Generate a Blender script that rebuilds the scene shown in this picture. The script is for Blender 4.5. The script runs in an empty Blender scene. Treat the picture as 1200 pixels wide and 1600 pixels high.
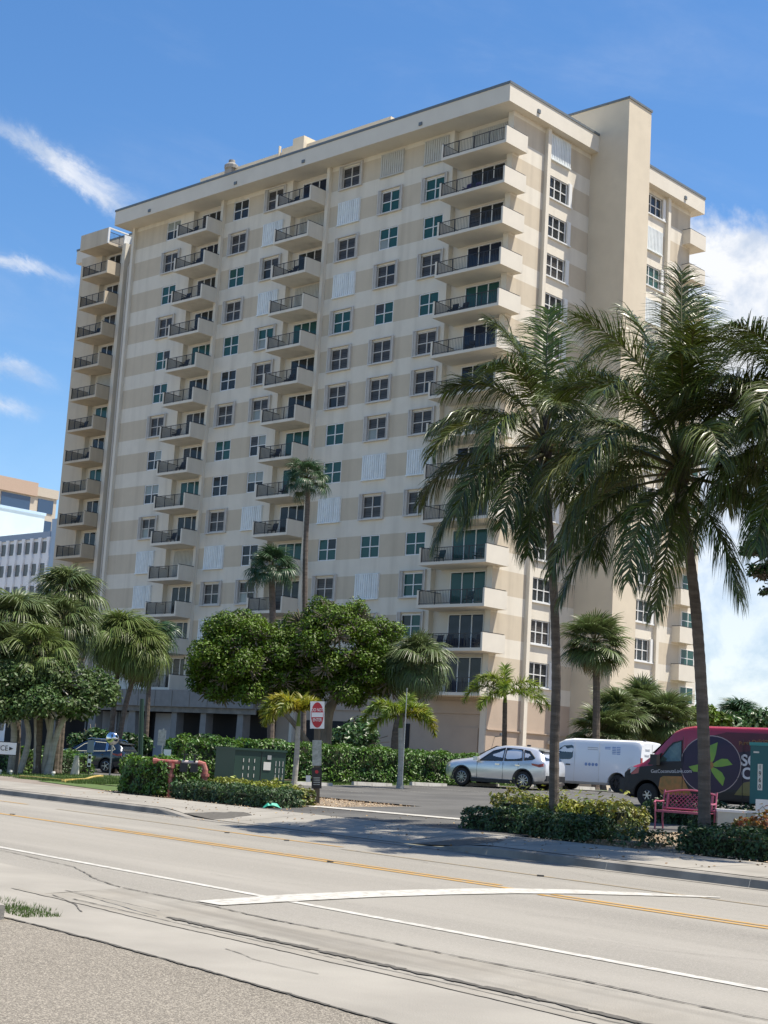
import bpy, bmesh, math, random
import numpy as np
from mathutils import Vector, Matrix
R = math.radians
scene = bpy.context.scene
col = scene.collection

# ------------------------------------------------------------------ camera, light, sky
EYE = Vector((0, 0, 1.6))
F_PX = 2349.08                      # focal length for a 1600 pixel high frame
RT = Vector((0.99822079, -0.0097719, 0.0588197))
UP = Vector((-0.05962589, -0.16359523, 0.984724))
FW = Vector((0.0, 0.98647915, 0.16388682))
cd = bpy.data.cameras.new('camera')
cam = bpy.data.objects.new('camera', cd); col.objects.link(cam)
cd.sensor_fit = 'VERTICAL'; cd.sensor_height = 36.0; cd.lens = F_PX / 1600 * 36.0
cd.clip_start = .1; cd.clip_end = 6000
M = Matrix((RT, UP, -FW)).transposed().to_4x4(); M.translation = EYE
cam.matrix_world = M
scene.camera = cam
vs = scene.view_settings
vs.view_transform = 'Standard'; vs.look = 'None'; vs.gamma = 1; vs.use_curve_mapping = False
vs.exposure = 0.72
SUN = Vector((1.33, -.04, 3.17)).normalized()       # towards the sun
ld = bpy.data.lights.new('sun', 'SUN'); ld.energy = 5.0; ld.angle = R(.53); ld.color = (1, .925, .81)
sun = bpy.data.objects.new('sun', ld); col.objects.link(sun)
sun.rotation_euler = SUN.to_track_quat('Z', 'Y').to_euler(); sun.location = (30, 0, 60)
world = bpy.data.worlds.new('World'); scene.world = world; world.use_nodes = True

def build_world():
    nt = world.node_tree; N = nt.nodes; L = nt.links; N.clear()
    out = N.new('ShaderNodeOutputWorld'); bg = N.new('ShaderNodeBackground'); bg.inputs[1].default_value = .058
    sky = N.new('ShaderNodeTexSky'); sky.sky_type = 'NISHITA'; sky.sun_disc = False
    sky.sun_elevation = math.asin(SUN.z); sky.sun_rotation = math.atan2(SUN.x, SUN.y)
    sky.air_density = 1.0; sky.dust_density = .35; sky.ozone_density = 2.6; sky.altitude = 0
    tc = N.new('ShaderNodeTexCoord'); sp = N.new('ShaderNodeSeparateXYZ'); L.new(tc.outputs['Generated'], sp.inputs[0])
    def m(op, a, b=None, c=None, clamp=False):
        n = N.new('ShaderNodeMath'); n.operation = op; n.use_clamp = clamp
        for i, v in enumerate((a, b, c)):
            if v is None: continue
            if isinstance(v, (int, float)): n.inputs[i].default_value = v
            else: L.new(v, n.inputs[i])
        return n.outputs[0]
    def ss(v, a, b):
        n = N.new('ShaderNodeMapRange'); n.interpolation_type = 'SMOOTHSTEP'
        L.new(v, n.inputs[0]); n.inputs[1].default_value = a; n.inputs[2].default_value = b
        n.inputs[3].default_value = 0; n.inputs[4].default_value = 1
        return n.outputs[0]
    az = m('ARCTAN2', sp.outputs[0], sp.outputs[1]); el = m('ARCSINE', sp.outputs[2])
    def noise(ax, ay, sx, sy, rot, scale, det, dist=0., off=0., rough=.6):
        c, s = math.cos(rot), math.sin(rot)
        u = m('ADD', m('MULTIPLY', ax, c * sx), m('MULTIPLY', ay, s * sx))
        v = m('ADD', m('MULTIPLY', ax, -s * sy), m('MULTIPLY', ay, c * sy))
        cx = N.new('ShaderNodeCombineXYZ'); L.new(u, cx.inputs[0]); L.new(v, cx.inputs[1]); cx.inputs[2].default_value = off
        n = N.new('ShaderNodeTexNoise'); n.inputs['Scale'].default_value = scale; n.inputs['Detail'].default_value = det
        n.inputs['Roughness'].default_value = rough; n.inputs['Distortion'].default_value = dist
        L.new(cx.outputs[0], n.inputs['Vector']); return n.outputs[0]
    # cumulus bank: rises over the horizon on the right, ragged top
    edge = noise(az, el, 1, 1, 0, 9, 8, .2, 3.3)
    puff = noise(az, el, 1, 1.25, 0, 20, 9, .35, 7.1, .62)
    lift = m('MULTIPLY', m('SUBTRACT', edge, .5), .16)
    top = m('SUBTRACT', m('ADD', .362, lift), el)
    bank = m('MULTIPLY', ss(top, -.004, .022), ss(az, .10, .19))
    dens = m('MULTIPLY', bank, ss(puff, .02, .34))
    dens = m('MULTIPLY', dens, m('ADD', .62, m('MULTIPLY', ss(el, .08, .30), .38)))
    # wisps of high cloud
    wv = noise(az, el, 3.0, 13, -.48, 5.5, 11, .9, 1.7, .68)
    wx = m('MULTIPLY', m('SUBTRACT', noise(az, el, 1, 2.2, -.4, 22, 6, .3, 4.4, .6), .5), .030); wy = m('MULTIPLY', m('SUBTRACT', noise(az, el, 1, 1.6, -.4, 26, 9, .4, 8.8, .7), .5), .026)
    azw = m('ADD', az, wx); elw = m('ADD', el, wy)
    def streak(a0, e0, rot, ln, wd):
        c, s = math.cos(rot), math.sin(rot)
        da = m('SUBTRACT', azw, a0); de = m('SUBTRACT', elw, e0)
        u = m('DIVIDE', m('ADD', m('MULTIPLY', da, c), m('MULTIPLY', de, s)), ln)
        v = m('DIVIDE', m('ADD', m('MULTIPLY', da, -s), m('MULTIPLY', de, c)), wd)
        r = m('ADD', m('MULTIPLY', u, u), m('MULTIPLY', v, v))
        return m('POWER', 2.718, m('MULTIPLY', r, -1.))
    st = m('ADD', m('ADD', streak(-.243, .375, -.36, .058, .0075), m('MULTIPLY', streak(-.200, .349, -.44, .036, .006), .75)), m('ADD', m('MULTIPLY', streak(-.262, .304, -.12, .046, .0055), .8), m('ADD', m('MULTIPLY', streak(-.262, .240, -.25, .036, .006), .75), m('MULTIPLY', streak(-.262, .215, -.1, .030, .007), .75))))
    st = m('ADD', st, m('MULTIPLY', streak(.17, .47, .15, .10, .012), .10))
    wisp = m('MULTIPLY', ss(m('MULTIPLY', st, m('ADD', .15, m('MULTIPLY', wv, 1.6))), .02, 1.2), .85)
    veil = m('MULTIPLY', ss(noise(az, el, 1.2, 4, -.2, 3.2, 7, .4, 9.2), .45, .85), .14)
    low = m('MULTIPLY', m('SUBTRACT', 1, ss(el, .0, .30)), .10)
    a = m('ADD', m('MAXIMUM', dens, wisp), m('MAXIMUM', veil, low), clamp=True)
    hs = N.new('ShaderNodeHueSaturation'); hs.inputs['Saturation'].default_value = 1.24; hs.inputs['Value'].default_value = 1.85; hs.inputs['Hue'].default_value = .502; L.new(sky.outputs[0], hs.inputs['Color'])
    mix = N.new('ShaderNodeMixRGB'); L.new(m('MULTIPLY', a, .95), mix.inputs[0]); L.new(hs.outputs[0], mix.inputs[1])
    cr = N.new('ShaderNodeValToRGB'); L.new(puff, cr.inputs[0])
    cr.color_ramp.elements[0].position = .40; cr.color_ramp.elements[0].color = (6.6, 7.5, 9.0, 1)
    cr.color_ramp.elements[1].position = .58; cr.color_ramp.elements[1].color = (10.6, 10.7, 10.9, 1)
    L.new(cr.outputs[0], mix.inputs[2])
    L.new(mix.outputs[0], bg.inputs[0]); L.new(bg.outputs[0], out.inputs[0])
build_world()

# ------------------------------------------------------------------ helpers
def tag(o, label=None, cat=None, group=None, kind=None):
    if label: o['label'] = label
    if cat: o['category'] = cat
    if group: o['group'] = group
    if kind: o['kind'] = kind
    return o
def empty(name, loc=(0, 0, 0), rz=0, parent=None):
    o = bpy.data.objects.new(name, None); col.objects.link(o); o.location = loc; o.rotation_euler = (0, 0, rz)
    o.empty_display_size = .3; o.parent = parent
    return o
def link(name, me, parent=None, loc=(0, 0, 0), rz=0):
    o = bpy.data.objects.new(name, me); col.objects.link(o); o.location = loc; o.rotation_euler = (0, 0, rz); o.parent = parent
    return o
def kids(o): return [c for c in KID.get(o.name, [])]
def copy_tree(o, parent=None, src=None):
    c = o.copy(); col.objects.link(c); c.parent = parent
    for ch in list(o.children): copy_tree(ch, c)
    return c
def raypx(x, y): return FW + RT * ((x - 600) / F_PX) - UP * ((y - 800) / F_PX)
def at(x, y, Y):                      # the point seen at photo position x, y that stands Y metres ahead
    d = raypx(x, y); return EYE + d * (Y / d.y)
def hor(x): return 1190.96 + (x - 600) * .0597
RN = Vector((.78, .626, 0)).normalized(); RR = Vector((-RN.y, RN.x, 0))     # across / along the road
def sw(s, w, z=0): v = RR * s + RN * w; return Vector((v.x, v.y, z))
def sst(a, b, x):
    t = min(1, max(0, (x - a) / (b - a))); return t * t * (3 - 2 * t)
def cut(s): return sst(21.2, 23.0, s) * (1 - sst(31.2, 33.0, s))          # kerb dropped at the driveway
def zf(s, w):
    if w < 19.8: return 0.
    k = 1 - sst(46, 66, s) * .9
    b = .15 * (1 - cut(s) * (1 - sst(19.9, 22.6, w)))
    return b + min(max(w - 19.8, 0), 24) * .033 * k
def gz(x, y):
    v = Vector((x, y, 0)); return zf(v.dot(RR), v.dot(RN))
def onground(px, Y, dz=0):
    p = at(px, hor(px), Y); return Vector((p.x, p.y, gz(p.x, p.y) + dz))
def on_sw(s, w, dz=0): return sw(s, w, zf(s, w) + dz)

class MB:
    def __init__(s): s.v = []; s.f = []; s.m = []
    def add(s, vs, fs, mi=0):
        n = len(s.v); s.v += [tuple(v) for v in vs]; s.f += [tuple(i + n for i in f) for f in fs]; s.m += [mi] * len(fs)
    def box(s, x0, x1, y0, y1, z0, z1, mi=0):
        s.add([(x0, y0, z0), (x1, y0, z0), (x1, y1, z0), (x0, y1, z0), (x0, y0, z1), (x1, y0, z1), (x1, y1, z1), (x0, y1, z1)],
              [(0, 3, 2, 1), (4, 5, 6, 7), (0, 1, 5, 4), (1, 2, 6, 5), (2, 3, 7, 6), (3, 0, 4, 7)], mi)
    def quad(s, a, b, c, d, mi=0): s.add([a, b, c, d], [(0, 1, 2, 3)], mi)
    def bar(s, p, q, w, h=None, mi=0):          # square bar between two points
        p = Vector(p); q = Vector(q); d = (q - p).normalized(); h = h or w
        u = d.cross(Vector((0, 0, 1)))
        if u.length < 1e-3: u = Vector((1, 0, 0))
        u.normalize(); v = u.cross(d).normalized(); u = u * w / 2; v = v * h / 2
        s.add([p - u - v, p + u - v, p + u + v, p - u + v, q - u - v, q + u - v, q + u + v, q - u + v],
              [(0, 1, 2, 3), (7, 6, 5, 4), (0, 4, 5, 1), (1, 5, 6, 2), (2, 6, 7, 3), (3, 7, 4, 0)], mi)
    def tube(s, pts, rad, seg=8, mi=0, cap=True):
        pts = [Vector(p) for p in pts]; n0 = len(s.v); u = None
        for i, p in enumerate(pts):
            d = (pts[min(i + 1, len(pts) - 1)] - pts[max(i - 1, 0)]).normalized()
            if u is None:
                u = d.cross(Vector((0, 0, 1)))
                if u.length < 1e-2: u = d.cross(Vector((0, 1, 0)))
            u = (u - d * u.dot(d)).normalized(); v = d.cross(u)
            r = rad[i] if isinstance(rad, (list, tuple)) else rad
            for k in range(seg):
                a = 2 * math.pi * k / seg; s.v.append(tuple(p + (u * math.cos(a) + v * math.sin(a)) * r))
        for i in range(len(pts) - 1):
            for k in range(seg):
                a = n0 + i * seg + k; b = n0 + i * seg + (k + 1) % seg
                s.f.append((a, b, b + seg, a + seg)); s.m.append(mi)
        if cap:
            s.f.append(tuple(n0 + k for k in range(seg))[::-1]); s.m.append(mi)
            s.f.append(tuple(n0 + (len(pts) - 1) * seg + k for k in range(seg))); s.m.append(mi)
    def lathe(s, prof, seg=16, c=(0, 0, 0), axis='z', mi=0):
        n0 = len(s.v); c = Vector(c)
        for r, h in prof:
            for k in range(seg):
                a = 2 * math.pi * k / seg; x, y = r * math.cos(a), r * math.sin(a)
                p = {'z': (x, y, h), 'y': (x, h, y), 'x': (h, x, y)}[axis]; s.v.append(tuple(c + Vector(p)))
        for i in range(len(prof) - 1):
            for k in range(seg):
                a = n0 + i * seg + k; b = n0 + i * seg + (k + 1) % seg
                s.f.append((a, b, b + seg, a + seg)); s.m.append(mi)
    def prism(s, poly, y0, y1, mi=0):           # polygon in x, z extruded along y
        n = len(poly)
        s.add([(x, y0, z) for x, z in poly] + [(x, y1, z) for x, z in poly],
              [tuple(range(n)), tuple(range(2 * n - 1, n - 1, -1))] + [(i, i + n, (i + 1) % n + n, (i + 1) % n) for i in range(n)], mi)
    def mesh(s, name, mats, smooth=False):
        me = bpy.data.meshes.new(name); me.from_pydata(s.v, [], s.f)
        if not isinstance(mats, (list, tuple)): mats = [mats]
        for m in mats: me.materials.append(m)
        if len(mats) > 1: me.polygons.foreach_set('material_index', s.m)
        if smooth: me.polygons.foreach_set('use_smooth', [True] * len(me.polygons))
        me.update(); return me
    def build(s, name, mats, parent=None, loc=(0, 0, 0), rz=0, smooth=False):
        return link(name, s.mesh(name, mats, smooth), parent, loc, rz)

def np_mesh(name, V, F, mats, mi=None, smooth=False):
    me = bpy.data.meshes.new(name); V = np.asarray(V, np.float32); F = np.asarray(F, np.int32); k = F.shape[1]
    me.vertices.add(len(V)); me.vertices.foreach_set('co', V.ravel())
    me.loops.add(F.size); me.loops.foreach_set('vertex_index', F.ravel())
    me.polygons.add(len(F)); me.polygons.foreach_set('loop_start', np.arange(len(F), dtype=np.int32) * k)
    me.update(calc_edges=True)
    if not isinstance(mats, (list, tuple)): mats = [mats]
    for m in mats: me.materials.append(m)
    if mi is not None: me.polygons.foreach_set('material_index', np.asarray(mi, np.int32))
    if smooth: me.polygons.foreach_set('use_smooth', np.ones(len(F), bool))
    return me

# ------------------------------------------------------------------ materials
def mat(name, c, rough=.6, metal=0, var=0., vs_=3., c2=None, bump=0., bs=60., island=0., transl=0., spec=.5,
        stretch=(1, 1, 1), coat=0., det=6, ramp=(.35, .65), speck=None, stain=None, rot=0):
    m = bpy.data.materials.new(name); m.use_nodes = True; nt = m.node_tree; N = nt.nodes; L = nt.links
    b = N['Principled BSDF']; b.inputs['Roughness'].default_value = rough; b.inputs['Metallic'].default_value = metal
    b.inputs['Specular IOR Level'].default_value = spec
    if coat: b.inputs['Coat Weight'].default_value = coat; b.inputs['Coat Roughness'].default_value = .04
    c = tuple(c) + (1,); cur = None
    tc = N.new('ShaderNodeTexCoord'); mp = N.new('ShaderNodeMapping'); mp.inputs['Scale'].default_value = stretch
    src = tc.outputs['Object']
    if rot:                                     # lay the pattern along the road
        vr = N.new('ShaderNodeVectorRotate'); vr.rotation_type = 'Z_AXIS'; vr.inputs['Angle'].default_value = -math.atan2(RR.y, RR.x); L.new(src, vr.inputs[0]); src = vr.outputs[0]
    L.new(src, mp.inputs[0])
    def nz(scale, d=det, vec=None):
        n = N.new('ShaderNodeTexNoise'); n.inputs['Scale'].default_value = scale; n.inputs['Detail'].default_value = d
        L.new(vec or mp.outputs[0], n.inputs['Vector']); return n.outputs[0]
    def mixc(f, a, bb, mode='MIX'):
        x = N.new('ShaderNodeMixRGB'); x.blend_type = mode
        for i, v in ((0, f), (1, a), (2, bb)):
            if isinstance(v, (int, float)): x.inputs[i].default_value = v
            elif isinstance(v, tuple): x.inputs[i].default_value = v
            else: L.new(v, x.inputs[i])
        return x.outputs[0]
    def rng(v, a, bb, lo, hi):
        x = N.new('ShaderNodeMapRange'); L.new(v, x.inputs[0])
        for i, q in enumerate((a, bb, lo, hi)): x.inputs[i + 1].default_value = q
        return x.outputs[0]
    cur = c
    if c2 is not None: cur = mixc(rng(nz(vs_), ramp[0], ramp[1], 0, 1), c, tuple(c2) + (1,))
    if var:
        g = rng(nz(vs_ * 1.7), .3, .7, 1 - var, 1 + var)
        hs = N.new('ShaderNodeHueSaturation'); L.new(g, hs.inputs['Value'])
        if isinstance(cur, tuple): hs.inputs['Color'].default_value = cur
        else: L.new(cur, hs.inputs['Color'])
        cur = hs.outputs[0]
    if stain:                                   # (scale vector, colour, low, high, amount): stains with a shape of their own
        mp2 = N.new('ShaderNodeMapping'); mp2.inputs['Scale'].default_value = stain[0]; L.new(src, mp2.inputs[0])
        cur = mixc(rng(nz(1., 8, mp2.outputs[0]), stain[2], stain[3], 0, stain[4]), cur, tuple(stain[1]) + (1,))
    if speck:                                   # (scale, colour, threshold, amount)
        vo = N.new('ShaderNodeTexVoronoi'); vo.inputs['Scale'].default_value = speck[0]; L.new(tc.outputs['Object'], vo.inputs['Vector'])
        s1 = N.new('ShaderNodeSeparateColor'); L.new(vo.outputs['Color'], s1.inputs[0])
        cur = mixc(rng(s1.outputs[0], speck[2], min(speck[2] + .25, 1), 0, speck[3]), cur, tuple(speck[1]) + (1,))
    if island:
        ge = N.new('ShaderNodeNewGeometry'); hs = N.new('ShaderNodeHueSaturation')
        L.new(rng(ge.outputs['Random Per Island'], 0, 1, 1 - island, 1 + island), hs.inputs['Value'])
        L.new(rng(ge.outputs['Random Per Island'], 0, 1, .485, .515), hs.inputs['Hue'])
        if isinstance(cur, tuple): hs.inputs['Color'].default_value = cur
        else: L.new(cur, hs.inputs['Color'])
        cur = hs.outputs[0]
    if isinstance(cur, tuple): b.inputs['Base Color'].default_value = cur
    else: L.new(cur, b.inputs['Base Color'])
    if bump:
        bn = N.new('ShaderNodeBump'); bn.inputs['Strength'].default_value = bump; bn.inputs['Distance'].default_value = .02
        L.new(nz(bs, 5), bn.inputs['Height']); L.new(bn.outputs[0], b.inputs['Normal'])
    if transl:
        tr = N.new('ShaderNodeBsdfTranslucent'); mx = N.new('ShaderNodeMixShader'); mx.inputs[0].default_value = transl
        if isinstance(cur, tuple): tr.inputs[0].default_value = cur
        else: L.new(cur, tr.inputs[0])
        L.new(b.outputs[0], mx.inputs[1]); L.new(tr.outputs[0], mx.inputs[2]); L.new(mx.outputs[0], N['Material Output'].inputs[0])
    return m

def road_mat(name, base, base2, chip, tracks=0, cs=90.):
    m = mat(name, base, .9, c2=base2, vs_=.35, var=.05, bump=.35, bs=110, spec=.25, speck=(cs, chip, .58, .75), rot=1, stretch=(.25, 1.6, 1),
            stain=((.035, .75, 1), tuple(x * .62 for x in base), .45, .72, .75))
    return m
MAT = {}
def D(k, *a, **kw): MAT[k] = mat(k, *a, **kw)
D('white_stucco', (.68, .635, .54), .85, var=.03, vs_=.8, bump=.12, bs=40, stain=((1.1, 1.1, .07), (.42, .385, .32), .48, .75, .45))
D('beige_stucco', (.545, .475, .365), .85, var=.03, vs_=.8, bump=.12, bs=40, stain=((1.1, 1.1, .07), (.33, .28, .21), .48, .75, .45))
D('cream_stucco', (.65, .61, .525), .85, var=.03, vs_=.6, bump=.12, bs=40, stain=((.2, .2, .03), (.48, .42, .33), .56, .8, .3))
D('tan_stucco', (.60, .53, .41), .85, var=.04, vs_=.6, bump=.12, bs=40, stain=((.2, .2, .05), (.42, .33, .25), .56, .8, .3))
D('soffit', (.62, .60, .54), .85, var=.05, vs_=.5)
D('grey_concrete', (.235, .228, .215), .85, var=.10, vs_=1.2, bump=.2, bs=20, stain=((.6, .6, .08), (.18, .18, .17), .52, .75, .55))
D('ground_tan', (.43, .345, .27), .85, var=.04, vs_=.6, bump=.12, bs=40); D('lobby_white', (.36, .37, .39), .7, var=.04)
D('roof_metal', (.16, .18, .19), .5, metal=.3, var=.1)
D('window_white', (.72, .73, .72), .4, var=.02)
D('surround_grey', (.56, .54, .50), .55, var=.06, vs_=2)
D('glass_teal', (.022, .075, .068), .08, spec=.28, c2=(.03, .10, .09), vs_=.6)
D('glass_dark', (.018, .022, .024), .08, spec=.28, c2=(.045, .05, .052), vs_=.9)
D('glass_blind', (.095, .09, .086), .2, spec=.2, c2=(.035, .034, .034), vs_=4.5, stretch=(.02, .02, 2.2), ramp=(.42, .56))
D('glass_pale', (.30, .32, .29), .12, spec=.4, c2=(.20, .24, .23), vs_=1)
D('glass_navy', (.012, .018, .032), .08, spec=.28, c2=(.03, .04, .07), vs_=.9)
D('shutter_white', (.70, .74, .74), .5, var=.07, vs_=1.5, stain=((3, 3, .15), (.40, .42, .42), .55, .8, .45))
D('shutter_cream', (.48, .47, .42), .55, var=.07, vs_=1.5)
D('rail_metal', (.035, .035, .038), .45, metal=.3)
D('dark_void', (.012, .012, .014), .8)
D('far_peach', (.46, .34, .255), .8, var=.04); D('far_cream', (.50, .445, .36), .8, var=.04)
D('far_blue', (.38, .50, .62), .8, var=.03, vs_=.5); D('far_pale', (.46, .54, .56), .8, var=.04, vs_=.3); D('far_white', (.84, .86, .87), .8, var=.03); D('far_slate', (.30, .38, .48), .8, var=.03)
D('far_window', (.03, .07, .14), .15, spec=.8); D('far_window_grey', (.10, .11, .11), .3)
MAT['road'] = road_mat('road', (.268, .252, .218), (.215, .202, .174), (.30, .28, .245))
MAT['drive'] = mat('drive', (.125, .112, .092), .9, c2=(.195, .175, .145), vs_=45, var=.0, bump=.5, bs=120, spec=.2, speck=(115, (.42, .38, .31), .58, .7), stain=((.25, .4, 1), (.10, .088, .070), .5, .8, .5), rot=1)
MAT['lot'] = mat('lot', (.080, .078, .073), .9, c2=(.12, .117, .108), vs_=.5, var=.08, bump=.4, bs=90, spec=.25, stain=((.15, .8, 1), (.05, .05, .05), .5, .75, .5))
MAT['concrete'] = mat('concrete', (.290, .272, .235), .9, c2=(.245, .229, .198), vs_=.7, var=.06, bump=.25, bs=70, spec=.25, stain=((.12, .9, 1), (.16, .148, .126), .50, .75, .5), rot=1)
MAT['gutter'] = mat('gutter', (.27, .253, .218), .9, c2=(.245, .226, .19), vs_=1.3, var=.1, bump=.4, bs=60, spec=.25, rot=1, stain=((.15, 2.6, 1), (.12, .11, .092), .50, .72, .6))
D('kerb_grey', (.25, .232, .20), .9, c2=(.16, .15, .13), vs_=1.5, var=.1, bump=.3, bs=50)
D('joint', (.085, .078, .065), .95, var=.2, vs_=6)
D('paint_white', (.47, .455, .41), .7, c2=(.36, .345, .30), vs_=5, ramp=(.4, .7), bump=.2, bs=90, stain=((9, 9, 1), (.27, .25, .215), .54, .62, .75))
D('paint_yellow', (.42, .23, .04), .75, c2=(.32, .21, .08), vs_=3, ramp=(.4, .7), bump=.2, bs=90, stain=((8, 8, 1), (.25, .23, .19), .53, .62, .7))
D('paint_faint', (.27, .21, .12), .8, c2=(.215, .195, .16), vs_=4, ramp=(.4, .65))
D('kerb_yellow', (.50, .34, .07), .7, c2=(.50, .38, .14), vs_=3)
D('soil', (.20, .16, .11), .95, c2=(.13, .10, .065), vs_=6, bump=.6, bs=30, speck=(25, (.36, .29, .21), .55, .7))
D('lawn', (.055, .10, .018), .9, c2=(.08, .115, .025), vs_=2.5, var=.15, bump=.5, bs=40)
D('path', (.22, .185, .15), .9, c2=(.18, .15, .12), vs_=1)
D('grass', (.07, .12, .02), .7, island=.4, transl=.3, var=.1)
D('frond', (.050, .076, .012), .36, island=.55, transl=.16, spec=.55, c2=(.080, .098, .015), vs_=1.2)
D('frond_gold', (.12, .125, .014), .42, island=.4, transl=.22, spec=.5, c2=(.06, .08, .014), vs_=1.2)
D('frond_fresh', (.085, .135, .018), .4, island=.3, transl=.25, spec=.5)
D('frond_yellow', (.34, .28, .02), .5, island=.35, transl=.35, c2=(.17, .22, .02), vs_=1.5)
D('fan_lime', (.13, .165, .04), .5, island=.5, transl=.25, spec=.3, c2=(.10, .14, .035), vs_=1.)
D('frond_bright', (.22, .27, .022), .5, island=.4, transl=.35, c2=(.12, .19, .02), vs_=1.5)
D('fan_leaf', (.13, .16, .058), .45, island=.5, transl=.25, spec=.45, c2=(.085, .12, .038), vs_=1.)
D('fan_dark', (.04, .085, .035), .42, island=.3, transl=.18, spec=.5)
D('fan_dry', (.20, .16, .08), .8, island=.3, transl=.15)
D('rachis', (.085, .080, .022), .5, var=.1)
D('rachis_brown', (.17, .10, .045), .7, var=.15)
D('palm_trunk', (.082, .066, .053), .9, c2=(.135, .112, .092), vs_=2, stretch=(1, 1, 6), var=.15, bump=.7, bs=12)
D('palm_trunk_dark', (.085, .065, .05), .9, c2=(.14, .11, .085), vs_=3, stretch=(1, 1, 5), bump=.7, bs=12)
D('ring_trunk', (.30, .29, .25), .85, c2=(.40, .38, .33), vs_=2, stretch=(1, 1, 5), bump=.4, bs=14)
D('bark', (.21, .18, .14), .9, c2=(.13, .11, .085), vs_=4, stretch=(1, 1, .4), bump=.8, bs=10)
D('boot', (.05, .035, .028), .9, var=.3, vs_=8, bump=.8, bs=20)
D('leaf', (.066, .116, .010), .5, island=.55, transl=.22, spec=.28, c2=(.10, .158, .013), vs_=.8)
D('leaf_deep', (.035, .085, .022), .4, island=.45, transl=.22, spec=.5, c2=(.055, .11, .03), vs_=.8)
D('leaf_bluish', (.052, .098, .026), .5, island=.5, transl=.22, spec=.3, c2=(.085, .125, .038), vs_=.8)
D('hedge_leaf', (.10, .18, .018), .45, island=.5, transl=.25, spec=.5, c2=(.05, .12, .02), vs_=1.4)
D('hedge_dark', (.038, .078, .022), .5, island=.45, transl=.2, spec=.5, c2=(.045, .085, .025), vs_=1.8)
D('croton', (.22, .21, .03), .45, island=.5, transl=.25, spec=.5, c2=(.09, .13, .025), vs_=3.5, ramp=(.42, .58))
D('croton_red', (.28, .075, .03), .45, island=.5, transl=.25, spec=.5, c2=(.16, .16, .03), vs_=4, ramp=(.4, .6))
D('croton_lime', (.24, .25, .03), .45, island=.5, transl=.25, spec=.5, c2=(.13, .17, .025), vs_=3)
D('inner', (.022, .028, .012), .95, var=.3, vs_=6)
D('blossom', (.55, .12, .04), .6, island=.3)

# ------------------------------------------------------------------ ground, road, pavement
def strip(name, s0, s1, w0, w1, m, dz, ns, nw, kind='structure', wfun=None, parent=None):
    V = []; F = []
    for i in range(ns + 1):
        s = s0 + (s1 - s0) * i / ns
        a, b = (w0, w1) if wfun is None else wfun(s)
        for j in range(nw + 1):
            w = a + (b - a) * j / nw; V.append(tuple(sw(s, w, zf(s, w) + dz)))
    for i in range(ns):
        for j in range(nw):
            a = i * (nw + 1) + j; F.append((a, a + 1, a + nw + 2, a + nw + 1))
    return tag(link(name, np_mesh(name, V, F, MAT[m])), kind=kind)

# terrain reaching the horizon
def terrain():
    ss = [-2500, -900, -300, -120, -60] + list(range(-50, 110, 3)) + [130, 180, 300, 700, 1600, 3500]
    ww = [20.0, 20.6, 21.5, 22.6, 24, 26, 28, 30, 33, 36, 40, 43.8, 50, 70, 120, 250, 600, 1500, 3500]
    V = [tuple(sw(s, w, zf(s, w) - .03)) for s in ss for w in ww]; n = len(ww)
    F = [(i * n + j, i * n + j + 1, (i + 1) * n + j + 1, (i + 1) * n + j) for i in range(len(ss) - 1) for j in range(n - 1)]
    tag(link('ground', np_mesh('ground', V, F, MAT['soil'])), kind='structure')
    mb = MB(); mb.add([sw(-2500, -2500, -.14), sw(-2500, 20.1, -.14), sw(3500, 20.1, -.14), sw(3500, -2500, -.14)], [(0, 1, 2, 3)])
    tag(mb.build('ground', MAT['drive']), kind='structure')
terrain()
strip('road', -160, 420, 8.9, 19.79, 'road', 0, 80, 4)
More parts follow.
